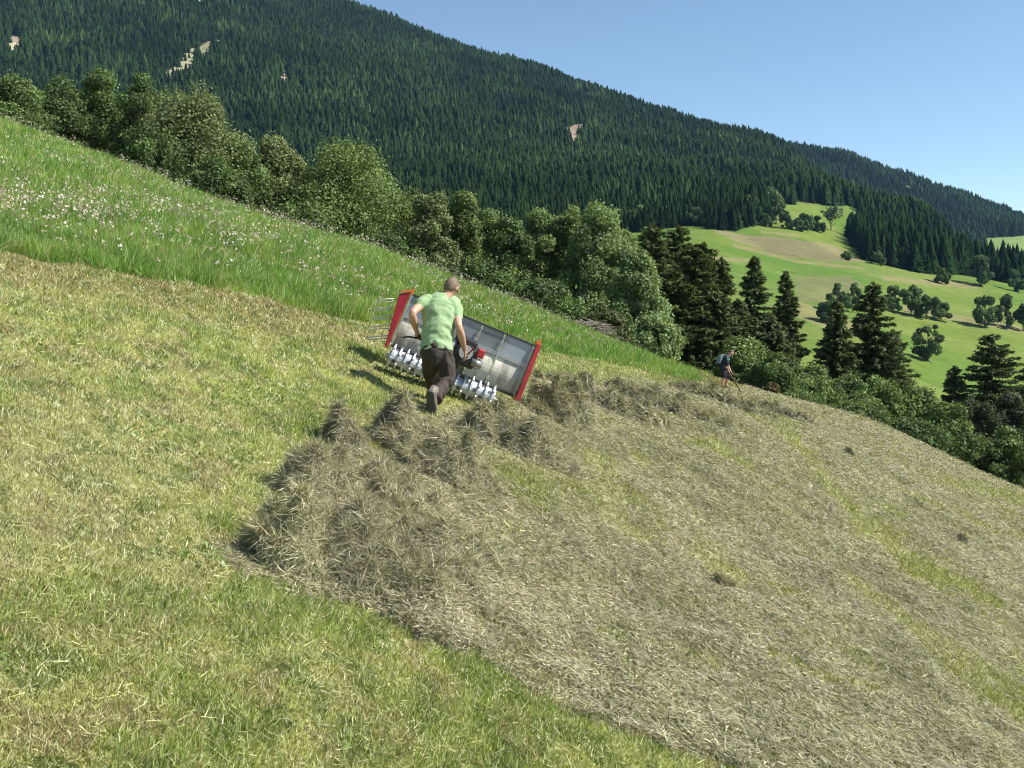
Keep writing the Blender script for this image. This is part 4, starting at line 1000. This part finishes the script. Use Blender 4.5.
fuse('pack_base', [loft(dense([(B(719.3, 370.0), .10, .06), (B(718.8, 367), .145, .085), (B(718.9, 365.2), .15, .088)]), side=sv)], BLK, bp, .014, origin=OB)
for s in (-.11, .11):
    fuse('strap', [loft(dense([(B(722.9, 357.2, s), .028, .012), (B(726.5, 357.2, s), .028, .012), (B(728.4, 360.0, s), .028, .012), (B(727.2, 364.0, s), .028, .012), (B(723, 367, s), .025, .012)]), side=sv)], PACK, bp, .01, origin=OB, sm=1)
rk = empty('hay_rake', B(740, 387)); tag(rk, 'long handled hay rake in the hands of the distant worker', 'rake'); OR = rk.location.copy()
WOOD = simple('dark_wood', (.07, .05, .04), .6); WOODL = simple('pale_wood', (.42, .33, .2), .6)
e = B(740.2, 387.2, -.02); e.z = float(near_z(np.array([e.x]), np.array([e.y]))[0]) + .10
MB().tube([B(725.0, 368.6, -.08) - OR, e - OR], [.026, .024], 8).build('handle', WOOD, rk, smooth=True)
m = MB(); m.box(e - OR, (.035, .72, .04)); m.build('rake_head', WOODL, rk)
for k in range(13):
    MB().tube([e - OR + Vector((0, -.33 + k * .055, 0)), e - OR + Vector((-.02, -.33 + k * .055, -.10))], [.007, .004], 5).build('tooth', WOODL, rk)

# ------------------------------------------------------------------ the walk-behind hay pusher
RED = simple('red_paint', (.27, .014, .018), .35, noise=.18, nscale=6); ORG = simple('orange_paint', (.72, .16, .03), .4); ALU = simple('aluminium', (.47, .48, .50), .42, .45, noise=.10, nscale=12)
ALUD = simple('dull_aluminium', (.50, .50, .49), .5, .6, noise=.15, nscale=9); BLKP = simple('black_plastic', (.02, .02, .022), .5); STEEL = simple('steel', (.45, .45, .45), .35, .8); RAIL = simple('dark_rail', (.045, .045, .05), .4); WIRE = simple('pale_wire', (.80, .77, .66), .5)
def pane_mat(name, col, alpha, rough, streak=.3, sc=7.):
    m, nt, b, o = newmat(name); b.inputs['Roughness'].default_value = rough
    tc = nt.nodes.new('ShaderNodeTexCoord'); mp = nt.nodes.new('ShaderNodeMapping'); mp.inputs['Scale'].default_value = (sc, 1, sc * .28); n = nt.nodes.new('ShaderNodeTexNoise'); n.inputs['Scale'].default_value = 1.; n.inputs['Detail'].default_value = 6
    nt.links.new(tc.outputs['Object'], mp.inputs[0]); nt.links.new(mp.outputs[0], n.inputs['Vector'])
    cr = nt.nodes.new('ShaderNodeMix'); cr.data_type = 'RGBA'; cr.inputs[6].default_value = (*[c * (1 - streak) for c in col], 1); cr.inputs[7].default_value = (*[min(1, c * (1 + streak)) for c in col], 1)
    mr = nt.nodes.new('ShaderNodeMapRange'); mr.inputs[1].default_value = .35; mr.inputs[2].default_value = .65; nt.links.new(n.outputs['Fac'], mr.inputs[0]); nt.links.new(mr.outputs[0], cr.inputs[0]); nt.links.new(cr.outputs[2], b.inputs['Base Color'])
    ma = nt.nodes.new('ShaderNodeMapRange'); ma.inputs[3].default_value = max(0, alpha - .15); ma.inputs[4].default_value = min(1, alpha + .15); nt.links.new(mr.outputs[0], ma.inputs[0]); nt.links.new(ma.outputs[0], b.inputs['Alpha'])
    return m
PUP = pane_mat('smoky_clear_sheet', (.26, .29, .33), .78, .18, .3, 3.); PLO = pane_mat('scuffed_translucent_sheet', (.55, .52, .43), .95, .28, .35, 9.)
mc = empty('hay_pusher'); ox = (440 - CX) / F * 11.7
Yw = Matrix.Rotation(math.radians(4), 4, 'Z'); Rr = Matrix.Rotation(math.radians(22.8), 4, 'Y')
mc.matrix_world = Matrix.Translation(at(440, 391, 11.7)) @ Yw @ Rr
tag(mc, 'red and silver walk-behind hay pusher with spiked rollers and a scuffed clear shield', 'hay pusher')
# shield
x0, x1, z0, z1, yp = -.755, .865, .27, .93, .34
zr = .655; xs = [x0 + (x1 - x0) * f for f in (0, .2, .40, .58, .765, 1)]
for i in range(5):
    a, b = xs[i] + .012, xs[i + 1] - .012
    MB().box(((a + b) / 2, yp, (zr + .03 + z1 - .012) / 2), (b - a, .004, z1 - .012 - zr - .03)).build('upper_pane', PUP, mc)
    m = MB()
    # lower sheet bows a little towards the back
    n = 8; V = []; Fc = []
    for k in range(n + 1):
        zz = z0 + (zr - .02 - z0) * k / n; yy = yp - .035 * math.sin(math.pi * k / n)
        V += [(a, yy, zz), (b, yy, zz), (a, yy + .004, zz), (b, yy + .004, zz)]
    for k in range(n):
        q = k * 4; Fc += [(q, q + 1, q + 5, q + 4), (q + 2, q + 6, q + 7, q + 3), (q, q + 4, q + 6, q + 2), (q + 1, q + 3, q + 7, q + 5)]
    m.add(V, Fc); m.build('lower_pane', PLO, mc)
MB().box(((x0 + x1) / 2, yp + .004, zr + .005), (x1 - x0 - .02, .008, .075)).build('rail_strip', ALUD, mc)
MB().box(((x0 + x1) / 2, yp, z1), (x1 - x0, .035, .026)).build('top_rail', RAIL, mc, bevel=.004)
MB().box(((x0 + x1) / 2, yp, z0 - .012), (x1 - x0, .04, .03)).build('bottom_rail', RAIL, mc, bevel=.004)
for dz in (0, .034): MB().box(((x0 + x1) / 2, yp - .014, zr - .012 + dz), (x1 - x0 - .01, .016, .011)).build('middle_rail', ALU, mc)
for i, x in enumerate(xs):
    MB().box((x, yp - .024, (z0 + z1) / 2), (.020 if i in (0, 5) else .013, .012, z1 - z0 - .03)).build('upright', ALU, mc)
# side plates
def plate(x, poly, t, name='side_plate', mat=RED): return MB().prism([(x, y, z) for y, z in poly], (t, 0, 0)).build(name, mat, mc, bevel=.004)
pl = MB()
V = [(-.785, .16, .22), (-.785, .62, .20), (-.785, .70, .60), (-.785, .52, .95), (-.785, .30, .95), (-.815, .16, .22), (-.825, .62, .20), (-.885, .70, .60), (-.905, .52, .88), (-.905, .30, .86)]
pl.add(V, [(0, 1, 2, 3, 4), (9, 8, 7, 6, 5), (0, 5, 6, 1), (1, 6, 7, 2), (2, 7, 8, 3), (3, 8, 9, 4), (4, 9, 5, 0)])
lp = pl.build('side_plate', RED, mc, bevel=.005)
for k in range(6): MB().box((-.845 - .008 * k, .225 + .022 * k, .42 + k * .078), (.016, .012, .022)).build('bolt', BLKP, lp)
MB().box((-.845, .40, .935), (.13, .22, .022), Matrix.Rotation(math.radians(-30), 3, 'Y')).build('orange_cap', ORG, lp)
MB().tube([(-.77, .33, .93), (-.77, .33, 1.0)], .016, 6).build('hook', ORG, lp)
rp = plate(.885, [(.12, .24), (.56, .20), (.66, .60), (.50, .96), (.30, .97), (.16, .50)], .055)
MB().box((.905, .40, .975), (.07, .18, .025)).build('orange_cap', ORG, rp)
MB().tube([(.90, .33, .97), (.90, .33, 1.03)], .014, 6).build('hook', ORG, rp)
# rake belt in front of the shield
for zz in (.30, .86): MB().tube([(x0 - .02, .50, zz), (x1 + .02, .50, zz)], .026, 10).build('belt_tube', RAIL, mc, smooth=True)
MB().box((.06, .47, .78), (1.2, .02, .07)).build('belt', simple('ochre_belt', (.38, .22, .05), .6), mc)
MB().box((.06, .47, .40), (1.5, .02, .07)).build('belt', BLKP, mc)
for k in range(11):
    x = x0 + .08 + k * .15
    MB().tube([(x, .52, .86), (x, .66, .60), (x + .01, .68, .24)], .005, 5).tube([(x + .03, .52, .86), (x + .03, .66, .60), (x + .04, .68, .24)], .005, 5).build('tine', WIRE, mc)
MB().box((.26, .42, .52), (.22, .14, .20)).build('belt_motor', RED, mc, bevel=.02)
# tines swung out at the left side
Mi = mc.matrix_world.inverted()
for (xa, xb, y_) in ((375.5, 394, 300), (375.0, 393, 308), (371.5, 391.5, 317), (370.0, 389.5, 327), (368.5, 387.5, 337)):
    p = [Mi @ at(xb, y_ - 1.5, 12.2), Mi @ at(xa, y_ + .2, 12.25), Mi @ at(xa - .4, y_ + 2.6, 12.25), Mi @ at(xb - .6, y_ + 1.2, 12.2)]
    MB().tube([p[0], p[1]], .0068, 6).tube([p[2], p[3]], .0068, 6).build('tine', WIRE, mc, smooth=True)
MB().tube([Mi @ at(376.4, 299, 12.3), Mi @ at(368.6, 340, 12.3)], .002, 5).build('tine_bar', WIRE, mc)
# spiked rollers
for (xa, xb) in ((-.72, -.24), (.10, .62)):
    c = .155; y0 = 0.0
    co_ = MB().tube([(xa, y0, c), (xb, y0, c)], .108, 20).build('roller', ALU, mc, smooth=False)
    nr_ = 6
    for k in range(nr_):
        x = xa + .03 + (xb - xa - .06) * k / (nr_ - 1)
        m = MB()
        m.tube([(x - .012, y0, c), (x + .012, y0, c)], .150, 22)
        for q in range(8):
            a = q * math.pi / 4 + k * .35; d = Vector((0, math.cos(a), math.sin(a))); t = Vector((0, -math.sin(a), math.cos(a))); cc_ = Vector((x, y0, c))
            m.add([cc_ + d * .115 + t * .036 + Vector((.013, 0, 0)), cc_ + d * .115 - t * .036 + Vector((.013, 0, 0)), cc_ + d * .115 - t * .036 - Vector((.013, 0, 0)), cc_ + d * .115 + t * .036 - Vector((.013, 0, 0)), cc_ + d * .168 + Vector((.006, 0, 0)), cc_ + d * .168 - Vector((.006, 0, 0))],
                  [(0, 1, 2, 3), (0, 4, 1), (2, 5, 3), (1, 4, 5, 2), (0, 3, 5, 4)])
        m.build('spiked_ring', ALU, co_, bevel=.002)
    hole_m = bpy.data.materials.get('roller_hole') or simple('roller_hole', (.07, .07, .075), .7)  # solid dark discs on the core, coloured as the shade inside openings
    for k in range(nr_ - 1):
        x = xa + .03 + (xb - xa - .06) * (k + .5) / (nr_ - 1)
        for q in range(4):
            a = q * math.pi / 2 + k * .55 + .3; d = Vector((0, math.cos(a), math.sin(a)))
            MB().tube([Vector((x, y0, c)) + d * .09, Vector((x, y0, c)) + d * .111], .022, 10).build('roller_hole', hole_m, co_)
    MB().tube([(xa - .03, y0, c), (xb + .03, y0, c)], .03, 10).build('axle', STEEL, co_)
# gearbox, engine and bars
MB().box((-.06, .05, .24), (.24, .34, .22)).build('gearbox', simple('grey_casting', (.22, .22, .22), .5, .4), mc, bevel=.03)
en = MB().box((.10, .02, .50), (.30, .30, .24)).build('engine_block', BLKP, mc, bevel=.03)
for k in range(6): MB().box((.28, .0, .40 + k * .03), (.08, .24, .010)).build('cooling_fin', STEEL, en)
MB().tube([(.20, -.13, .47), (.33, -.13, .47)], .05, 14).build('exhaust', simple('muffler', (.30, .28, .26), .4, .7), en, smooth=True)
MB().box((.06, -.02, .67), (.28, .24, .10)).build('fuel_tank', BLKP, en, bevel=.035)
MB().tube([(.14, -.02, .72), (.14, -.02, .75)], .03, 12).build('fuel_cap', STEEL, en)
MB().tube([(.10, -.14, .55), (.10, -.17, .55)], .085, 18).build('recoil_starter', ALUD, en)
MB().box((.27, -.10, .60), (.09, .10, .10)).build('air_filter', simple('red_filter', (.40, .03, .03), .5), en, bevel=.015)
HL = Mi @ A(419.2, 336.4, 11.03); HR = Mi @ A(466.0, 356.4, 11.06)
for H_, x in ((HL, -.12), (HR, .06)):
    dirv = Vector((H_.x - x, 0, 0)).normalized() * .05
    b = MB().tube([(x, .0, .30), (x + (H_.x - x) * .3, -.25, (H_.z + .3) * .5), H_ + Vector((0, .14, -.02)), H_], .015, 10).build('handlebar', RAIL, mc, smooth=True)
    MB().tube([H_ + Vector((0, .07, -.01)), H_ - Vector((0, .07, -.005))], .019, 10).build('grip', BLKP, b, smooth=True)
MB().tube([HL + Vector((.03, .05, -.02)), HL + Vector((-.10, .0, -.045)), Mi @ A(402.8, 337.4, 11.0)], [.010, .011, .009], 8).build('clutch_lever', BLKP, mc, smooth=True)
MB().tube([HR + Vector((.0, .10, .0)), HR + Vector((.04, .06, .09)), HR + Vector((.035, .0, .12))], .009, 8).build('throttle_lever', RED, mc, smooth=True)
MB().tube([(-.10, .02, .32), (-.22, -.1, .46), (-.33, -.02, .40)], .012, 8).build('hose', BLKP, mc, smooth=True)
MB().box((-.16, .05, .44), (.16, .10, .22)).build('control_box', ALUD, mc, bevel=.015)

# ------------------------------------------------------------------ brushwood at the brow
m = MB(); r = random.Random(4); bx_, by_, bz_ = gpt(583, 36.5)
for k in range(90):
    a = r.gauss(0.1, .35); L = r.uniform(.5, 1.5); c = Vector((r.uniform(-.75, .75), r.uniform(-.4, .4), r.uniform(.0, .3)))
    d = Vector((math.cos(a), math.sin(a) * .6, r.gauss(-.2, .15))) * L * .5
    m.tube([c - d, c, c + d + Vector((0, 0, .05))], [.014, .02, .008], 5)
o = m.build('brushwood_pile', simple('grey_brushwood', (.20, .175, .135), .9, noise=.3), None); o.location = (bx_, by_, bz_); tag(o, 'low pile of grey cut brushwood lying at the brow below the pale tree clump', 'brushwood')

# ------------------------------------------------------------------ air
mh = bpy.data.materials.new('haze'); mh.use_nodes = True; nt = mh.node_tree; nt.nodes.clear(); out = nt.nodes.new('ShaderNodeOutputMaterial'); pv = nt.nodes.new('ShaderNodeVolumePrincipled')
pv.inputs['Color'].default_value = (.32, .58, 1.0, 1); pv.inputs['Density'].default_value = HAZE = .00003; pv.inputs['Anisotropy'].default_value = .1
nt.links.new(pv.outputs[0], out.inputs['Volume'])
hzb = MB().box((0, 1900, 560), (9600, 9400, 2000)).build('haze', mh); tag(hzb, kind='stuff')
SC.cycles.volume_step_rate = 1.0
# ------------------------------------------------------------------ sky, sun, camera
W_ = bpy.data.worlds.new('World'); SC.world = W_; W_.use_nodes = True
nt = W_.node_tree; bg = nt.nodes['Background']; sky = nt.nodes.new('ShaderNodeTexSky'); sky.sky_type = 'NISHITA'; sky.sun_disc = False
SUN_DIR = Vector((.70, -.10, .72)).normalized()      # towards the sun
el = math.asin(SUN_DIR.z); sky.sun_elevation = el; sky.sun_rotation = math.atan2(SUN_DIR.x, SUN_DIR.y)
sky.altitude = 1200; sky.air_density = .85; sky.dust_density = .1; sky.ozone_density = .6
wb = nt.nodes.new('ShaderNodeMix'); wb.data_type = 'RGBA'; wb.blend_type = 'MULTIPLY'; wb.inputs[0].default_value = 1; wb.inputs[7].default_value = SKYWB = (1.0, 1.05, .99, 1); nt.links.new(sky.outputs[0], wb.inputs[6])
nt.links.new(wb.outputs[2], bg.inputs[0]); bg.inputs[1].default_value = .096
L_ = bpy.data.lights.new('sun', 'SUN'); L_.energy = 5.0; L_.angle = math.radians(.53); L_.color = (1, .95, .86)
lo_ = bpy.data.objects.new('sun', L_); COL.objects.link(lo_); lo_.rotation_euler = SUN_DIR.to_track_quat('Z', 'Y').to_euler()
cam = bpy.data.cameras.new('camera'); co = bpy.data.objects.new('camera', cam); COL.objects.link(co); SC.camera = co
co.location = (0, 0, 0); co.rotation_euler = (math.pi / 2, 0, 0)
cam.sensor_width = 36; cam.lens = F / 1024 * 36; cam.shift_y = (HY - 384) / 1024; cam.clip_start = .05; cam.clip_end = 12000
SC.view_settings.view_transform = 'Standard'; SC.view_settings.look = 'None'; SC.view_settings.gamma = 1; SC.view_settings.exposure = .85
SC.cycles.max_bounces = 5; SC.cycles.diffuse_bounces = 2; SC.cycles.glossy_bounces = 3; SC.cycles.transmission_bounces = 4; SC.cycles.transparent_max_bounces = 8; SC.cycles.volume_bounces = 0
SC.cycles.use_denoising = True
try:
    SC.cycles.denoiser = 'OPENIMAGEDENOISE'; SC.cycles.denoising_input_passes = 'RGB_ALBEDO_NORMAL'; SC.cycles.denoising_prefilter = 'ACCURATE'
except Exception: pass
SC.render.film_transparent = False; SC.cycles.filter_width = 1.1
